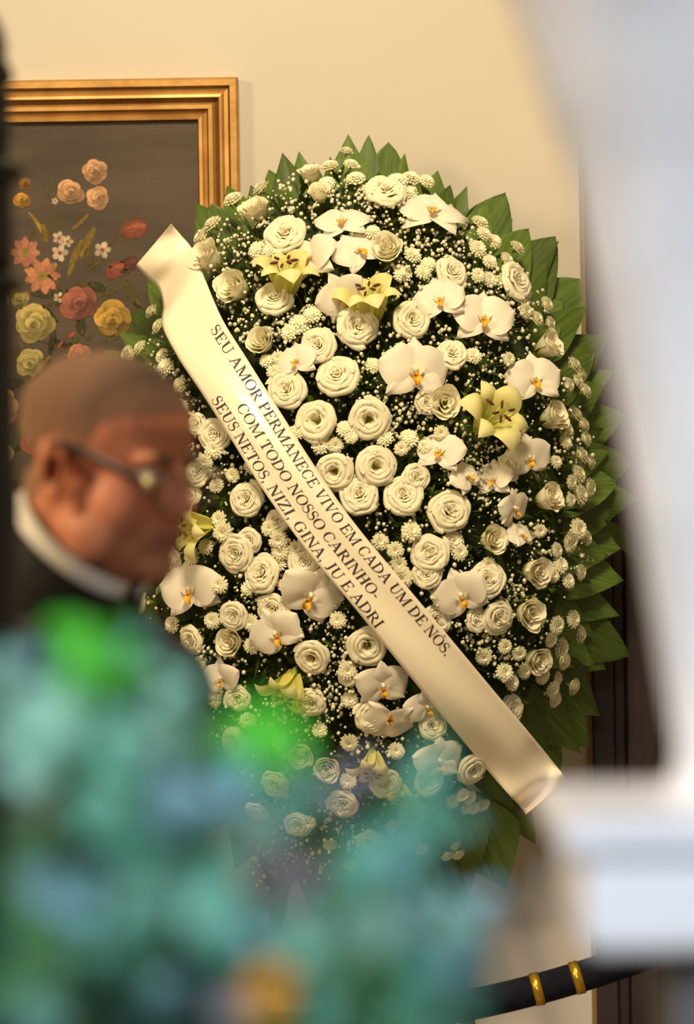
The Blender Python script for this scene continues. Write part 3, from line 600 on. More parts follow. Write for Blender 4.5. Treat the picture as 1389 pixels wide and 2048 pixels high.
# taut across the cushion: depth follows the middle of the dome, lifted clear of the flowers
dep = []
for i, (r, l, h) in enumerate(RB):
    p, n = dome((r[0]+l[0])/2, (r[1]+l[1])/2); dep.append(p.y - h - .020)
sm = list(dep)
for _ in range(3): sm = [dep[0]] + [min(sm[i], (sm[i-1] + sm[i+1]) / 2 + .004) for i in range(1, len(sm)-1)] + [dep[-1]]
TW = [(-.01,.035),(-.005,.03),(.0,.02),(-.012,.012),(.006,-.012),(.002,-.004),(0,0),(0,0),(0,0),(0,0),(0,0),(0,0),(0,0),(.0,.016),(.024,-.016),(-.022,.024),(.022,-.034)]
Dr = [Vector((sm[i] + TW[i][0], 0, 0)) for i in range(len(sm))]; Dl = [Vector((sm[i] + TW[i][1], 0, 0)) for i in range(len(sm))]
def ribbon_pt(t, v, lift=0):
    """t along the course, v 0 right edge .. 1 left edge"""
    a = catmull(Rpx, t); b = catmull(Lpx, t); da = catmull(Dr, t).x; db = catmull(Dl, t).x
    q = a.lerp(b, v); Y = da + (db - da) * v
    Y += .0035 * math.sin(v * 6.3 + t * 1.1) * (1 if t > 4 else .6) - .006 * math.sin(v * math.pi)
    if t < 5: Y += .010 * math.sin((v * 1.6 + t * .9) * 2.2) * (1 - t / 5)
    if t > 13: Y += .012 * math.sin((v * .9 - t * 1.25) * 3.0) * (t - 13) / 3
    return at(q.x, q.y, Y - lift)
ribbon = empty('mourning_ribbon', ribbon_pt(16, 1)); tag(ribbon, 'white satin ribbon printed with a farewell message laid diagonally across the wreath', 'ribbon')
mb = MB(); NT = 192
mb.grid(lambda u, v: ribbon_pt(v * 16, u), 14, NT); band = mb.build('ribbon_band', M['ribbon'], ribbon)
so = band.modifiers.new('s', 'SOLIDIFY'); so.thickness = .0006; so.offset = -1
# serif capitals drawn as polygons, cap height 1
TK, TN, SE = .155, .055, .055
def q4(a, b, c, d): return [a, b, c, d]
def stem(x, y0=0, y1=1, w_=TK): return [(x - w_/2, y0), (x + w_/2, y0), (x + w_/2, y1), (x - w_/2, y1)]
def ser(x, y, wd=.36): h = SE; y0 = y if y < .5 else y - h; return [(x - wd/2, y0), (x + wd/2, y0), (x + wd/2, y0 + h), (x - wd/2, y0 + h)]
def bar(x0, x1, y, h=TN): return [(x0, y - h/2), (x1, y - h/2), (x1, y + h/2), (x0, y + h/2)]
def diag(x0, y0, x1, y1, w_): return [(x0 - w_/2, y0), (x0 + w_/2, y0), (x1 + w_/2, y1), (x1 - w_/2, y1)]
def arc(cx, cy, rx, ry, a0, a1, tk=TK, tn=TN, n=18):
    out = []
    def th(a): return tn + (tk - tn) * abs(math.cos(a)) ** 1.3
    for k in range(n):
        A0 = R(a0 + (a1 - a0) * k / n); A1 = R(a0 + (a1 - a0) * (k + 1) / n)
        def P(a, o): t = th(a); return (cx + (rx - (t if o else 0)) * math.cos(a), cy + (ry - (tn if o else 0) - (0 if not o else .0)) * math.sin(a))
        out.append([P(A0, 0), P(A1, 0), P(A1, 1), P(A0, 1)])
    return out
def stroke(pts, ws):
    out = []
    for i in range(len(pts) - 1):
        (x0, y0), (x1, y1) = pts[i], pts[i+1]; l = math.hypot(x1-x0, y1-y0); nx, ny = -(y1-y0)/l, (x1-x0)/l
        w0, w1 = ws[i]/2, ws[i+1]/2
        out.append([(x0+nx*w0, y0+ny*w0), (x0-nx*w0, y0-ny*w0), (x1-nx*w1, y1-ny*w1), (x1+nx*w1, y1+ny*w1)])
    return out
def curve_s():
    pts = []; ws = []
    for k in range(25):
        t = k / 24
        if t < .5: a = R(40 + 230 * (t / .5)); x = .36 + .24 * math.cos(a); y = .755 + .235 * math.sin(a)
        else: a = R(90 - 230 * ((t - .5) / .5)); x = .38 + .27 * math.cos(a); y = .27 + .26 * math.sin(a)
        pts.append((x, y)); ws.append(.05 + .12 * math.exp(-((t - .5) / .2) ** 2))
    return stroke(pts, ws)
G = {}
G['A'] = (1.08, [diag(.16, 0, .54, 1, .06), diag(.90, 0, .50, 1, .16), bar(.29, .75, .34), ser(.16, 0, .30), ser(.89, 0, .38)])
G['C'] = (1.0, arc(.52, .5, .46, .515, 42, 318) + [[(.84, .68), (.89, .68), (.89, 1.0), (.85, .95)], [(.84, .2), (.88, .2), (.9, .28), (.86, .3)]])
G['D'] = (1.1, [stem(.24)] + [ser(.22, 0), ser(.22, 1)] + arc(.30, .5, .72, .5, -90, 90) + [bar(.2, .32, .972), bar(.2, .32, .028)])
G['E'] = (.92, [stem(.24), bar(.06, .80, .972), bar(.06, .84, .028), bar(.3, .62, .52), [(.76, .74), (.80, .74), (.80, 1), (.72, 1)], [(.80, .27), (.84, .27), (.82, 0), (.74, 0)], [(.58, .4), (.62, .4), (.62, .64), (.58, .64)]])
G['G'] = (1.1, arc(.53, .5, .47, .515, 45, 300) + [stem(.86, .06, .42), ser(.86, .45, .34), [(.84, .70), (.89, .70), (.89, 1.0), (.85, .95)], bar(.70, .88, .06)])
G['H'] = (1.1, [stem(.25), stem(.85), ser(.25, 0), ser(.25, 1), ser(.85, 0), ser(.85, 1), bar(.3, .8, .52)])
G['I'] = (.52, [stem(.26), ser(.26, 0), ser(.26, 1)])
G['J'] = (.62, [stem(.38, .12, 1), ser(.38, 1)] + stroke([(.38, .2), (.35, .05), (.24, -.03), (.10, .03)], [.15, .12, .07, .09]))
G['M'] = (1.36, [stem(.20, 0, 1, .055), stem(1.14), diag(.66, .02, .22, 1, .17), diag(.64, .02, 1.10, 1, .055), ser(.20, 0, .32), ser(.17, 1, .26), ser(1.14, 0, .36), ser(1.19, 1, .26)])
G['N'] = (1.1, [stem(.20, 0, 1, .055), stem(.90, 0, 1, .055), diag(.88, 0, .22, 1, .18), ser(.20, 0, .32), ser(.15, 1, .26), ser(.90, 1, .32)])
G['O'] = (1.1, arc(.55, .5, .50, .515, 0, 360, n=30))
G['Ó'] = (1.1, G['O'][1] + [[(.50, 1.1), (.55, 1.1), (.74, 1.27), (.62, 1.29)]])
G['P'] = (.88, [stem(.24), ser(.25, 0, .4), ser(.22, 1), bar(.2, .42, .972), bar(.2, .42, .478)] + arc(.40, .725, .44, .275, -90, 90))
G['R'] = (1.02, [stem(.24), ser(.25, 0, .4), ser(.22, 1), bar(.2, .42, .972), bar(.2, .42, .498)] + arc(.38, .735, .44, .265, -90, 90) + [diag(.88, 0, .50, .5, .17), ser(.92, 0, .24)])
G['S'] = (.76, curve_s() + [[(.55, .70), (.60, .70), (.60, 1.0), (.56, .97)], [(.10, .30), (.06, .30), (.06, 0), (.10, .04)]])
G['T'] = (.94, [stem(.47), ser(.47, 0, .42), bar(.06, .88, .972), [(.06, .73), (.10, .73), (.16, 1), (.06, 1)], [(.88, .73), (.84, .73), (.78, 1), (.88, 1)]])
G['U'] = (1.1, [stem(.25, .32, 1), stem(.88, .32, 1, .055), ser(.25, 1), ser(.88, 1, .32)] + arc(.54, .36, .37, .375, 180, 270, .155, .07) + arc(.54, .36, .368, .375, 270, 360, .055, .07))
G['V'] = (1.08, [diag(.54, 0, .20, 1, .17), diag(.56, 0, .90, 1, .055), ser(.19, 1, .38), ser(.89, 1, .30)])
G['Z'] = (.94, [diag(.13, .03, .76, .97, .17), bar(.08, .84, .972), bar(.06, .86, .028), [(.08, .74), (.12, .74), (.18, 1), (.08, 1)], [(.86, .27), (.82, .27), (.76, 0), (.86, 0)]])
G[','] = (.38, [[(.12, .0), (.26, .0), (.27, .12), (.12, .13)], [(.2, .04), (.27, .06), (.18, -.2), (.13, -.2)]])
G['.'] = (.38, [[(.11, 0), (.26, 0), (.26, .14), (.11, .14)]])
G['-'] = (.5, [bar(.08, .42, .33, .09)])
G[' '] = (.40, [])
def t_at(px, py):
    best = None
    for k in range(1601):
        t = k / 100; c = (catmull(Rpx, t) + catmull(Lpx, t)) / 2; a = catmull(Rpx, t); b = catmull(Lpx, t); d = (b - a).normalized()
        q = Vector((px, py, 0)) - a; u = abs(q.cross(d).z) ; e = u + (1000 if abs((q).length) > 260 else 0)
        if best is None or e < best[0]: best = (e, t)
    return best[1]
arcl = [0.0]
for k in range(1, 1601): arcl.append(arcl[-1] + ((catmull(Rpx, k/100) + catmull(Lpx, k/100)) / 2 - (catmull(Rpx, (k-1)/100) + catmull(Lpx, (k-1)/100)) / 2).length)
def t_of_s(s):
    lo, hi = 0, 1600
    while hi - lo > 1:
        m_ = (lo + hi) // 2
        if arcl[m_] < s: lo = m_
        else: hi = m_
    return (lo + (s - arcl[lo]) / max(1e-6, arcl[hi] - arcl[lo])) / 100
def line(text, p0, p1, vmid, cap=21.5, name='lettering'):
    s0 = arcl[int(t_at(*p0) * 100)]; s1 = arcl[int(t_at(*p1) * 100)]; tot = sum(G[c][0] for c in text); k = (s1 - s0) / tot; x = 0; mb = MB()
    for c in text:
        adv, polys = G[c]
        for pl in polys:
            v = []
            for (gx, gy) in pl:
                t = t_of_s(s0 + (x + gx) * k); wpx = (catmull(Rpx, t) - catmull(Lpx, t)).length
                v.append(ribbon_pt(t, vmid - (gy - .5) * cap / wpx, .0012))
            mb.add(v, [tuple(range(len(v)))])
        x += adv
    mb.build(name, M['ink'], ribbon, False)
line('SEU AMOR PERMANECE VIVO EM CADA UM DE NÓS.', (428, 652), (900, 1308), .185)
line('COM TODO NOSSO CARINHO-', (480, 808), (760, 1192), .525)
line('SEUS NETOS, NIZI, GINA, JU E ADRI', (428, 796), (762, 1252), .835)

# ------------------------------------------------------------------ easel that carries the wreath
easel = empty('wreath_easel', (WC.x, WD + .1, 0)); tag(easel, 'dark wooden tripod easel holding up the wreath from behind', 'easel')
apex = Vector((WC.x, WD + .06, WC.z + .15))
for ft in [(-.30, -.02), (.30, -.02), (0, .18)]:
    MB().tube([apex, (WC.x + ft[0], WD + ft[1], 0.0)], [.012, .014], 8).build('leg', M['easel'], easel)
MB().tube([(WC.x - .2, WD + .03, .62), (WC.x + .2, WD + .03, .62)], .012, 8).build('crossbar', M['easel'], easel)

# ------------------------------------------------------------------ the rope barrier
RY = 5.72
def rope_pt(px): return at(px, 2055 - 0.000232 * (px - 500) ** 2, RY)
rope = empty('barrier_rope', rope_pt(500)); tag(rope, 'dark velvet barrier rope with brass bands sagging below the wreath', 'rope')
MB().tube([rope_pt(-420 + 1840 * k / 60) for k in range(61)], .0255, 14).build('rope', M['rope'], rope)
for px in (1066, 1146, -150, -70): MB().tube([rope_pt(px), rope_pt(px + 9), rope_pt(px + 18)], .0275, 18).build('brass_band', M['brass'], rope)
for px, nm, lb in ((1440, 'stanchion', 'brass stanchion post at the right end of the rope'), (-440, 'stanchion', 'brass stanchion post at the left end of the rope')):
    b = rope_pt(px); s_ = empty(nm, (b.x, b.y, 0)); tag(s_, lb, 'post', 'rope barrier posts')
    MB().lathe([(.15, 0), (.15, .012), (.13, .022), (.05, .032), (.03, .05)], (b.x, b.y, 0), 32).build('base', M['brass'], s_)
    MB().lathe([(.022, .04), (.022, b.z + .02), (.034, b.z + .03), (.034, b.z + .045), (.025, b.z + .06), (.03, b.z + .08), (.015, b.z + .1)], (b.x, b.y, 0), 24).build('post', M['brass'], s_)

# ------------------------------------------------------------------ the man
HD = 3.66
hc = at(212, 932, HD)                         # middle of the skull between the ears
YAW = R(-31); PITCH = R(12)
Hrot = Matrix.Rotation(YAW, 3, 'Z') @ Matrix.Rotation(PITCH, 3, 'Y') @ Matrix.Rotation(R(2), 3, 'X')
def H(p): return hc + Hrot @ Vector((p[0] * .97, p[1] * .97, p[2] * .90))
fwd = Matrix.Rotation(YAW, 3, 'Z') @ Vector((1, 0, 0)); lft = Matrix.Rotation(YAW, 3, 'Z') @ Vector((0, 1, 0))
man = empty('person', (hc.x - .10, hc.y, 0)); tag(man, 'man in black suit and glasses with cropped hair, head bowed, facing right', 'person')
mb = MB()
def E(c, r): mb.ball(c, r, 24, 16)
E((-.006, 0, .048), (.100, .077, .080)); E((.034, 0, .036), (.060, .064, .062)); E((.042, 0, -.028), (.052, .060, .078)); E((.036, 0, -.082), (.052, .055, .042))
E((.078, 0, -.100), (.022, .027, .020)); E((.044, .034, -.036), (.040, .032, .042)); E((.044, -.034, -.036), (.040, .032, .042))
for s_ in (-1, 1):
    E((.076, s_ * .026, .024), (.017, .030, .012)); E((.095, s_ * .013, -.032), (.013, .009, .009)); E((.02, s_ * .050, -.075), (.045, .022, .034))
    E((-.008, s_ * .080, -.004), (.017, .007, .032)); E((-.018, s_ * .086, .008), (.011, .007, .026)); E((-.004, s_ * .082, -.030), (.010, .007, .010))
for k in range(7): t = k / 6; E((.088 + .017 * t, 0, .014 - .040 * t), (.012 + .003 * t, .009 + .005 * t, .012))
E((.090, 0, -.060), (.013, .027, .009)); E((.088, 0, -.074), (.013, .025, .010)); E((.072, 0, -.060), (.026, .040, .034))
for k in range(9): t = k / 8; E((-.026 - .014 * t, 0, -.035 - .125 * t), (.064 + .002 * t, .062 + .006 * t, .05))
E((.02, 0, -.105), (.05, .045, .03))
hm = remesh(mb, .0032, 9, 'body')
# ear hollow, eye sockets, mouth line pushed in
for v in hm.vertices:
    p = v.co
    for s_ in (-1, 1):
        d = ((p.x + .006) / .009) ** 2 + ((p.z + .004) / .017) ** 2
        if p.y * s_ > .076 and d < 1: p.y -= s_ * .009 * (1 - d)
        d = ((p.x - .085) / .03) ** 2 + ((p.y - s_ * .032) / .017) ** 2 + ((p.z - .004) / .010) ** 2
        if d < 1: p.x -= .008 * (1 - d)
    d = ((p.z + .0665) / .0022) ** 2
    if p.x > .08 and abs(p.y) < .024 and d < 1: p.x -= .004 * (1 - d)
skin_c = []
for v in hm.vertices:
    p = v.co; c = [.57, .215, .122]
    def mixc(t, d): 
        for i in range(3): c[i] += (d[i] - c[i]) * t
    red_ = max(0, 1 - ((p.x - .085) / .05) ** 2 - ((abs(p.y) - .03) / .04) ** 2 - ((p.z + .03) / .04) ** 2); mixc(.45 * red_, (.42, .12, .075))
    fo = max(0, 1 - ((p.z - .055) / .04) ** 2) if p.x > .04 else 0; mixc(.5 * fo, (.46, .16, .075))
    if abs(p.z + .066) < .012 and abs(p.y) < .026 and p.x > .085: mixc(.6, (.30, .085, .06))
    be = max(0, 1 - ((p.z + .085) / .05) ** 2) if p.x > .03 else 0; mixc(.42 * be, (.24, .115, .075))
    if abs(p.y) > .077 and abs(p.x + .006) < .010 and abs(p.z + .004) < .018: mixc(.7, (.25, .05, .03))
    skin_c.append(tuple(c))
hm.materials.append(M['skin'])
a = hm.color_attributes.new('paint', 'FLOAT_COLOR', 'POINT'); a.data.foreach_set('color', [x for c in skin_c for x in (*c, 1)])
# cropped hair: shell over the scalp
HL = [(-.2, -.062), (-.05, -.058), (-.030, -.02), (-.02, .010), (.012, .012), (.022, .034), (.034, .055), (.052, .068), (.070, .074), (.12, .085)]
def hairline(x):
    for (x0, z0), (x1, z1) in zip(HL, HL[1:]):
        if x <= x1: return z0 + (z1 - z0) * max(0, (x - x0) / (x1 - x0))
    return .2
hm.update(); hv = {}; hverts = []; hcol = []; hfaces = []
def hairy(p): return p.z > hairline(p.x) and not (abs(p.y) > .074 and -.034 < p.x < .012 and p.z < .034)
for poly in hm.polygons:
    if all(hairy(hm.vertices[i].co) for i in poly.vertices):
        q = []
        for i in poly.vertices:
            if i not in hv:
                hv[i] = len(hverts); v = hm.vertices[i]; e = v.co.z - hairline(v.co.x); t = min(1, max(0, e / .05)) * min(1, max(0, (v.co.z - .02) / .06))
                hverts.append(v.co + v.normal * (.0006 + .003 * t)); k = min(1, t * (0.5 + max(0, v.co.x) * 10))
                hcol.append(tuple((.26, .135, .085)[j] * (1 - k) + (.055, .032, .022)[j] * k for j in range(3)))
            q.append(hv[i])
        hfaces.append(tuple(q))
hair_me = mesh('hair', [H(v) - man.location for v in hverts], hfaces, M['hair'], True, None, hcol)
for v in hm.vertices: v.co = H(v.co) - man.location
hm.update()
body = link('body', hm, man); link('hair', hair_me, man)
for s_ in (-1, 1):
    ey = MB(); ey.ball(H((.076, s_ * .032, .003)), .0115, 14, 10); e_ = ey.build('eye', M['eye'], man)
    br = MB(); br.tube([H((.091, s_ * .012, .022)), H((.092, s_ * .022, .026)), H((.088, s_ * .036, .029)), H((.076, s_ * .052, .024))], [.003, .0042, .004, .002], 8); br.build('eyebrow', M['glasses'], man)
    ir = MB(); ir.ball(H((.0835, s_ * .032, .000)), .0055, 10, 8); ir.build('iris', M['iris'], e_, origin=man.location)
# suit: shoulders, chest, arms, trousers
ca = hc - fwd * .030 + Vector((0, 0, -.078))   # middle of the collar
nk = ca - fwd * .012 + Vector((0, 0, -.030))                     # root of the neck
sh_c = nk + Vector((0, 0, -.085)) - fwd * .03
jk = MB()
def cap(a, ra, b, rb, n=8):
    a, b = Vector(a), Vector(b)
    for k in range(n + 1): t = k / n; jk.ball(a.lerp(b, t), ra + (rb - ra) * t, 16, 12)
RT = Matrix.Rotation(YAW, 3, 'Z')
chest = Vector((sh_c.x, sh_c.y, sh_c.z - .17)) - fwd * .02
jk.ball(chest, (.135, .19, .22), 24, 18, RT); jk.ball(chest + Vector((0, 0, -.28)) - fwd * .01, (.15, .19, .26), 24, 18, RT); jk.ball(chest + Vector((0, 0, -.44)), (.145, .20, .17), 24, 18, RT)
jk.ball(nk + Vector((0, 0, -.045)) - fwd * .022, (.092, .098, .045), 20, 14, RT @ Matrix.Rotation(R(42), 3, 'Y'))
for s_ in (-1, 1):
    shd = sh_c + lft * (s_ * .185) + Vector((0, 0, -.055)); cap(nk + Vector((0, 0, -.085)) + lft * (s_ * .04), .062, shd, .068)
    elb = shd + lft * (s_ * .05) + Vector((0, 0, -.29)) - fwd * .03; wr = elb + Vector((0, 0, -.24)) + fwd * .06
    cap(shd, .068, elb, .052); cap(elb, .052, wr, .040)
    hd = MB()
    hd.ball(wr + Vector((0, 0, -.085)), (.038, .016, .048), 14, 10, RT)
    for k, (fx, fl) in enumerate([(-.027, .062), (-.009, .078), (.009, .084), (.027, .075)]):
        b0 = wr + Vector((0, 0, -.12)) + fwd * fx; b1 = b0 + Vector((0, 0, -fl * .55)) - lft * (s_ * .006); b2 = b1 + Vector((0, 0, -fl * .45)) - lft * (s_ * .018); hd.tube([b0, b1, b2], [.0095, .009, .007], 10)
    t0 = wr + Vector((0, 0, -.07)) + fwd * .030; hd.tube([t0, t0 + fwd * .022 + Vector((0, 0, -.03)), t0 + fwd * .026 + Vector((0, 0, -.06))], [.012, .0105, .008], 10)
    hd.tube([wr + Vector((0, 0, .03)), wr + Vector((0, 0, -.06))], [.028, .030], 12)
    hme = remesh(hd, .004, 2, 'hand'); hme.materials.append(M['skin'])
    aa = hme.color_attributes.new('paint', 'FLOAT_COLOR', 'POINT'); aa.data.foreach_set('color', [.57, .215, .122, 1] * len(hme.vertices))
    for v in hme.vertices: v.co = v.co - man.location
    link('hand', hme, man)
jm = remesh(jk, .010, 5, 'jacket'); jm.materials.append(M['suit'])
for v in jm.vertices: v.co = v.co - man.location
link('jacket', jm, man)
hip = Vector((chest.x, chest.y, chest.z - .50)); jk = MB()
for s_ in (-1, 1):
    h0 = hip + lft * (s_ * .09); kn = Vector((h0.x, h0.y, .50)) + fwd * .02; an = Vector((h0.x, h0.y, .07)) - fwd * .02
    cap(h0, .105, kn, .075, 12); cap(kn, .075, an, .062, 10)
    sm_ = MB(); sm_.ball(an + fwd * .06 + Vector((0, 0, -.032)), (.135, .045, .038), 18, 12, RT); sm_.build('shoe', M['shoe'], man)
jk.ball(hip, (.13, .18, .13), 20, 14, RT)
tm = remesh(jk, .012, 4, 'trousers'); tm.materials.append(M['suit'])
for v in tm.vertices: v.co = v.co - man.location
link('trousers', tm, man)
# shirt collar: tilted folded band round the neck, and the tie
ctilt = RT @ Matrix.Rotation(R(42), 3, 'Y')
mb = MB()
def cfn(u, v):
    a = R(8) + u * R(344); rx, ry = .078 + .006 * v, .075 + .008 * v
    zz = .012 - .030 * v - .008 * math.cos(a) * v
    return ca + ctilt @ Vector((rx * math.cos(a), ry * math.sin(a), zz))
mb.grid(cfn, 48, 5); co = mb.build('shirt_collar', M['shirt'], man); s2 = co.modifiers.new('s', 'SOLIDIFY'); s2.thickness = .003
mb = MB()
def jfn(u, v):
    a = R(14) + u * R(332); q = .083 + .022 * v ** 1.5
    return ca + ctilt @ Vector((q * math.cos(a), q * math.sin(a), -.006 - .055 * v))
mb.grid(jfn, 48, 5); jc = mb.build('jacket_collar', M['suit'], man); s3 = jc.modifiers.new('s', 'SOLIDIFY'); s3.thickness = .004
kn_ = ca + ctilt @ Vector((.088, 0, -.02)); mb = MB()
mb.ball(kn_, (.018, .022, .022), 14, 10, RT)
p1 = kn_ + Vector((0, 0, -.03)) + fwd * .012; p2 = kn_ + Vector((0, 0, -.25)) + fwd * .03
mb.add([p1 + lft * .015, p1 - lft * .015, p2 - lft * .04, p2 + lft * .04, p1 + lft * .015 - fwd * .008, p1 - lft * .015 - fwd * .008, p2 - lft * .04 - fwd * .008, p2 + lft * .04 - fwd * .008], [(0, 1, 2, 3), (7, 6, 5, 4), (0, 4, 5, 1), (1, 5, 6, 2), (2, 6, 7, 3), (3, 7, 4, 0)])
mb.build('tie', M['tie'], man)
# glasses
gl = empty('eyeglasses', H((.10, 0, 0))); tag(gl, 'dark framed eyeglasses worn by the man', 'glasses')
mglass, nt, out = new_mat('lens_glass'); gt = nt.nodes.new('ShaderNodeBsdfTransparent'); gg = nt.nodes.new('ShaderNodeBsdfGlossy'); gg.inputs['Roughness'].default_value = .05; gx = nt.nodes.new('ShaderNodeMixShader'); gx.inputs[0].default_value = .07; nt.links.new(gt.outputs[0], gx.inputs[1]); nt.links.new(gg.outputs[0], gx.inputs[2]); nt.links.new(gx.outputs[0], out.inputs[0])
for s_ in (-1, 1):
    rim = []
    for k in range(25):
        a = 2 * math.pi * k / 24; cx_ = abs(math.cos(a)) ** .6 * math.copysign(1, math.cos(a)); sz = abs(math.sin(a)) ** .7 * math.copysign(1, math.sin(a))
        y = s_ * .034 + .026 * cx_; rim.append(H((.107 - .10 * max(0, abs(y) - .02) ** 1.3 * 2.2, y, -.006 + .018 * sz)))
    MB().tube(rim, .0016, 8, cap=False).build('rim', M['glasses'], gl)
    ct = H((.106, s_ * .034, -.006)); MB().add([ct] + rim[:-1], [(0, 1 + k, 1 + (k + 1) % 24) for k in range(24)]).build('lens', mglass, gl)
    hp = H((.098, s_ * .063, .004)); mb = MB(); mb.tube([hp, H((.092, s_ * .071, .006)), H((.05, s_ * .079, .018)), H((.0, s_ * .084, .032)), H((-.012, s_ * .087, .028)), H((-.026, s_ * .088, .006))], [.0045, .0042, .004, .0036, .003, .0025], 8); mb.build('temple', M['glasses'], gl)
    mb = MB(); mb.ball(H((.100, s_ * .064, .003)), (.006, .006, .0075), 10, 8); mb.build('hinge', M['hinge'], gl)
MB().tube([H((.112, -.009, -.002)), H((.116, 0, .001)), H((.112, .009, -.002))], .0015, 8).build('bridge', M['glasses'], gl)

# ------------------------------------------------------------------ black turned post in front of the man
PD = 3.30; pb = at(-48, 1000, PD); k_ = PD / F
post = empty('torchere', (pb.x, PD, 0)); tag(post, 'black turned metal torchere at the left edge in front of the man', 'stand')
def zz(py): return at(-48, py, PD).z
def rr(px, py=1000): return (px + 48 + (1000 - py) * math.tan(ROLL)) * k_
shaft = [(.16, 0), (.16, .03), (.10, .06), (.05, .12), (rr(34), .2), (rr(38, 1500), zz(1500)), (rr(38, 1010), zz(1010)), (rr(31, 900), zz(900)), (rr(30, 620), zz(620)), (rr(28, 590), zz(590))]
MB().lathe(shaft, (pb.x, PD, 0), 32).build('shaft', M['black_iron'], post)
MB().lathe([(rr(28, 592), zz(592)), (rr(44, 582), zz(582)), (rr(50, 566), zz(566)), (rr(46, 556), zz(556)), (rr(26, 546), zz(546))], (pb.x, PD, 0), 32).build('lower_collar', M['black_iron'], post)
MB().lathe([(rr(26, 548), zz(548)), (rr(29, 480), zz(480)), (rr(26, 400), zz(400)), (rr(30, 372), zz(372))], (pb.x, PD, 0), 32).build('neck', M['black_iron'], post)
MB().lathe([(rr(28, 375), zz(375)), (rr(42, 362), zz(362)), (rr(52, 345), zz(345)), (rr(50, 335), zz(335)), (rr(30, 326), zz(326)), (rr(22, 318), zz(318))], (pb.x, PD, 0), 32).build('upper_collar', M['black_iron'], post)
MB().lathe([(rr(22, 320), zz(320)), (rr(18, 300), zz(300)), (rr(24, 280), zz(280)), (rr(24, 240), zz(240)), (rr(16, 232), zz(232)), (rr(23, 220), zz(220)), (rr(22, 184), zz(184)), (rr(10, 178), zz(178)), (rr(26, 165), zz(165)), (rr(28, 150), zz(150)), (rr(20, 132), zz(132)), (rr(12, 118), zz(118)), (rr(14, 90), zz(90)), (rr(6, 60), zz(60)), (rr(-4, 35), zz(35)), (rr(-30, 20), zz(20))], (pb.x, PD, 0), 32).build('finial', M['black_iron'], post)

# ------------------------------------------------------------------ white marble urn on its pedestal
UD = 2.12; ux = 1560; uc = at(ux, 1024, UD); ku = UD / F
def uz(py): return at(1340, py, UD).z
def ur(px): return (ux - px) * ku
pt = uz(1024) - (1905 - 1024) * (UD - .125) / F; px_, py_ = uc.x, UD
ped = empty('pedestal', (px_, py_, 0)); tag(ped, 'dark grey stone pedestal under the white marble urn', 'pedestal')
hw = ur(1318)
bevel(MB().box((px_ - .17, py_ - .17, 0), (px_ + .17, py_ + .17, .09)).build('foot', M['stone_grey'], ped, False), .008)
bevel(MB().box((px_ - hw, py_ - hw, .09), (px_ + hw, py_ + hw, pt)).build('shaft', M['stone_grey'], ped, False), .005)
urn = empty('marble_urn', (px_, py_, pt)); tag(urn, 'blurred white marble urn with tapering body on a square base', 'urn')
# box edges are nearer than the axis: size them for their front face
def bw(px): h = ur(px); return h * (UD - h) / UD if False else h * .955
b1 = bw(1108); b2 = bw(1062)
fz = lambda py: EYE.z + (1024 - py) * (UD - b1) / F + (uz(1024) - EYE.z)
za, zb, zc = pt, fz(1712), fz(1632)
bevel(MB().box((px_ - b1, py_ - b1, za), (px_ + b1, py_ + b1, zb)).build('block', M['marble'], urn, False), .008, 3)
bevel(MB().box((px_ - b2, py_ - b2, zb), (px_ + b2, py_ + b2, zc)).build('plinth', M['marble'], urn, False), .009, 3)
profu = [(ur(1300), zc), (ur(1300), zc + .004), (ur(1336), zc + .012), (ur(1345), uz(1500)), (ur(1322), uz(1350)), (ur(1300), uz(1200)), (ur(1278), uz(1050)), (ur(1255), uz(900)), (ur(1228), uz(740)), (ur(1203), uz(600)), (ur(1180), uz(470)), (ur(1165), uz(380)), (ur(1148), uz(320)), (ur(1115), uz(240)), (ur(1090), uz(160)), (ur(1065), uz(80)), (ur(1035), uz(0)), (ur(1000), uz(-80)), (ur(980), uz(-140)), (ur(985), uz(-200)), (ur(1060), uz(-260)), (ur(1080), uz(-300)), (ur(1000), uz(-330)), (ur(1010), uz(-345)), (ur(1100), uz(-340))]
MB().lathe(profu, (px_, py_, 0), 64).build('vessel', M['marble'], urn)

# ------------------------------------------------------------------ blurred foliage in the foreground
FD = 1.72
vz = at(330, 2300, FD).z; vx = at(330, 2300, FD).x
stand = empty('plant_stand', (vx, FD, 0)); tag(stand, 'slim dark stand under the foreground vase', 'stand')
MB().lathe([(.16, 0), (.16, .02), (.04, .04), (.025, .1), (.025, 1.0), (.05, 1.03), (.13, 1.04), (.13, 1.06)], (vx, FD, 0), 32).build('column', M['black_iron'], stand)
vase = empty('vase', (vx, FD, 1.06)); tag(vase, 'dark ceramic vase holding the foreground foliage', 'vase')
MB().lathe([(.045, 1.06), (.07, 1.10), (.075, 1.15), (.055, 1.20), (.045, vz - .02), (.055, vz)], (vx, FD, 0), 32).build('bowl', M['ceramic'], vase)
plant = empty('foliage_bouquet', (vx, FD, vz)); tag(plant, 'blurred bouquet of teal and green leaves in the near foreground', 'foliage')
def fleaf(seed, wd):
    rr_ = random.Random(seed); mb = MB()
    mb.grid(lambda u, v: Vector(((u*2-1) * wd * (math.sin(math.pi * (v * .93 + .04)) ** .7), v, .12 * (u*2-1)**2 - .22 * (v - .5) ** 2)), 4, 7)
    return mb
fl_m = {k: [fleaf(1, .40).mesh('leaf', M[k]), fleaf(2, .30).mesh('leaf', M[k])] for k in ('teal', 'pale', 'blue', 'bright', 'mid', 'dark', 'mauve', 'orange')}
rk = random.Random(31)
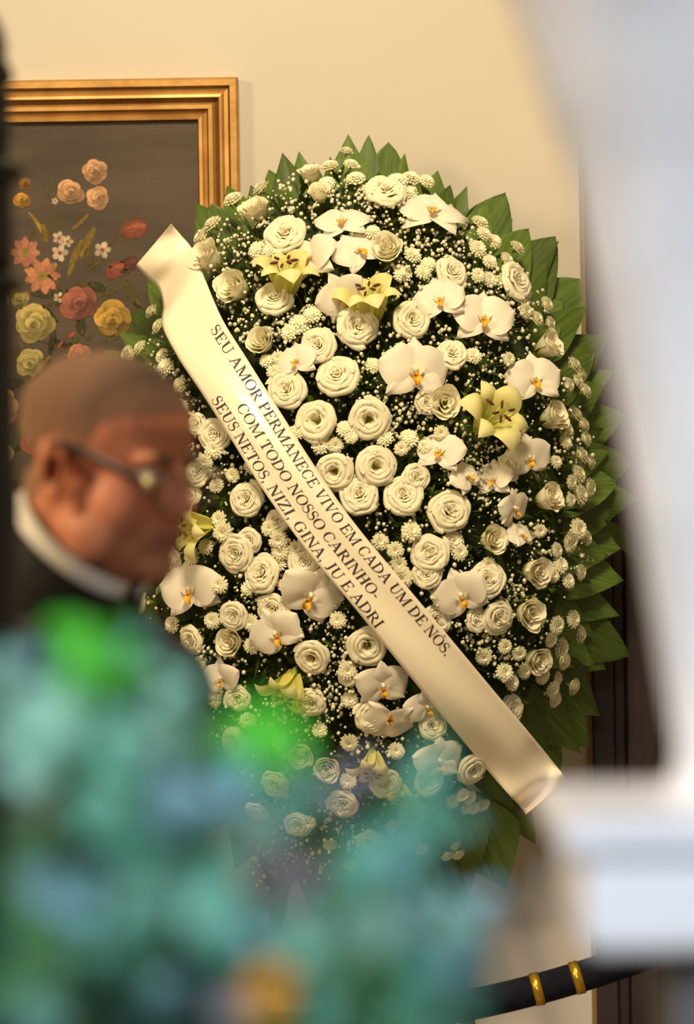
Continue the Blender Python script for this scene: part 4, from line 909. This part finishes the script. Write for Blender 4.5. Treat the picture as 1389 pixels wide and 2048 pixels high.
def fol(px, py, r, kind, n, d0=1.62, d1=1.80, spread=.7, name='leaf'):
    for i in range(n):
        a = rk.uniform(0, 6.28); q = r * spread * math.sqrt(rk.random()); D = rk.uniform(d0, d1)
        c = at(px + q * math.cos(a), py + q * math.sin(a), D); L = r * 1.25 * D / F * rk.uniform(.8, 1.25)
        n_ = Vector((rk.uniform(-.7, .7), -1, rk.uniform(-.2, 1.0))).normalized(); y = Vector((rk.uniform(-1, 1), rk.uniform(-.3, .3), rk.uniform(-.6, 1))); y = (y - n_ * y.dot(n_)).normalized(); x = y.cross(n_)
        o = link(name, rk.choice(fl_m[kind]), plant)
        o.matrix_local = Matrix.Translation(c - y * L * .5 - plant.location) @ Matrix((x, y, n_)).transposed().to_4x4() @ Matrix.Diagonal((L, L, L, 1))
for a in [(195,1340,100,'bright',6),(150,1350,70,'bright',4),(255,1370,60,'mid',2),(540,1478,75,'bright',5),(480,1460,55,'bright',4),(600,1500,40,'bright',3),
          (28,1310,60,'blue',2),(40,1400,90,'pale',3),(110,1420,90,'pale',3),(160,1400,80,'pale',3),(230,1480,100,'teal',4),(340,1370,55,'pale',2),(360,1400,55,'pale',2),(300,1300,50,'blue',1),(400,1480,70,'mid',3),(330,1450,80,'pale',3),(100,1520,100,'pale',4),(40,1510,80,'pale',2),(180,1570,90,'mid',3),(260,1560,90,'teal',3),
          (370,1580,75,'blue',4),(320,1620,65,'blue',3),(440,1590,80,'blue',3),(50,1620,60,'mauve',3),(90,1660,70,'mid',3),(180,1650,80,'teal',3),(260,1680,90,'teal',3),(360,1700,90,'teal',4),(430,1680,80,'pale',2),(130,1770,90,'blue',3),(60,1740,80,'mid',2),(200,1740,80,'mid',2),(290,1800,100,'teal',4),(380,1800,100,'teal',4),(60,1860,90,'mid',4),(120,1850,70,'mid',2),(180,1880,90,'teal',3),(250,1920,90,'teal',3),(330,1930,80,'blue',2),(450,1860,80,'blue',4),(520,1850,70,'blue',2),(520,1760,70,'mauve',2),(560,1700,55,'mauve',2),(620,1780,60,'mauve',2),(640,1850,80,'pale',3),(720,1870,90,'pale',4),(800,1860,90,'pale',4),(870,1840,85,'blue',3),(940,1810,60,'blue',2),(760,1760,80,'blue',3),(680,1700,70,'teal',3),(760,1680,80,'teal',3),(840,1640,85,'teal',3),(900,1650,60,'teal',2),(800,1600,60,'mid',2),(690,1620,60,'mauve',2),(620,1600,60,'teal',2),(530,1620,60,'teal',2),(860,1520,60,'teal',2),(900,1480,50,'mid',1),(740,1530,50,'mauve',1),(880,1930,90,'blue',4),(800,1950,100,'teal',4),(900,2010,80,'teal',3),(720,1960,90,'mid',3),(660,1930,80,'mid',2),(950,1900,50,'teal',2),(460,2030,60,'mauve',3),(640,2020,80,'teal',3),(760,2040,90,'mid',3),(380,1990,90,'dark',4),(280,2020,90,'dark',4),(180,1990,90,'dark',3),(80,2000,90,'teal',3),(30,1960,80,'mid',2),(440,1960,70,'dark',3),(600,1960,60,'dark',2)]: fol(*a)
for a in [(520,1900,80,'teal',3),(600,1890,80,'blue',3),(680,1990,80,'teal',3),(760,1900,80,'pale',3),(840,2030,80,'teal',3),(930,1960,60,'blue',3),(620,2040,70,'teal',2),(850,1760,80,'teal',3),(920,1860,70,'pale',3),(560,1560,60,'pale',2),(700,1780,80,'teal',3)]: fol(*a)
fol(540, 1985, 62, 'orange', 7, 1.52, 1.58, .5, 'petal')
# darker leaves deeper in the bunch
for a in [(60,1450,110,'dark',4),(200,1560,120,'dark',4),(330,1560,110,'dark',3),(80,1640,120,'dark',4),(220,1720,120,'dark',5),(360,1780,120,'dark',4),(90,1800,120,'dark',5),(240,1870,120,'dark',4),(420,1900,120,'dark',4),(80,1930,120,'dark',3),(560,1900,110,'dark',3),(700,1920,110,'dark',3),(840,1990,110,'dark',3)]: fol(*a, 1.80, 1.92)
for i in range(46):
    px, py = rk.uniform(0, 900), rk.uniform(1500, 2000); py = max(py, 1350 + px * .4)
    e = at(px, py, rk.uniform(1.65, 1.8)); b = Vector((vx + rk.uniform(-.03, .03), FD + rk.uniform(-.03, .03), vz - .03)); mdl = b.lerp(e, .5) + Vector((0, 0, .02))
    MB().tube([b, mdl, e], [.0016, .0013, .0009], 6).build('stem', M['mid'], plant)
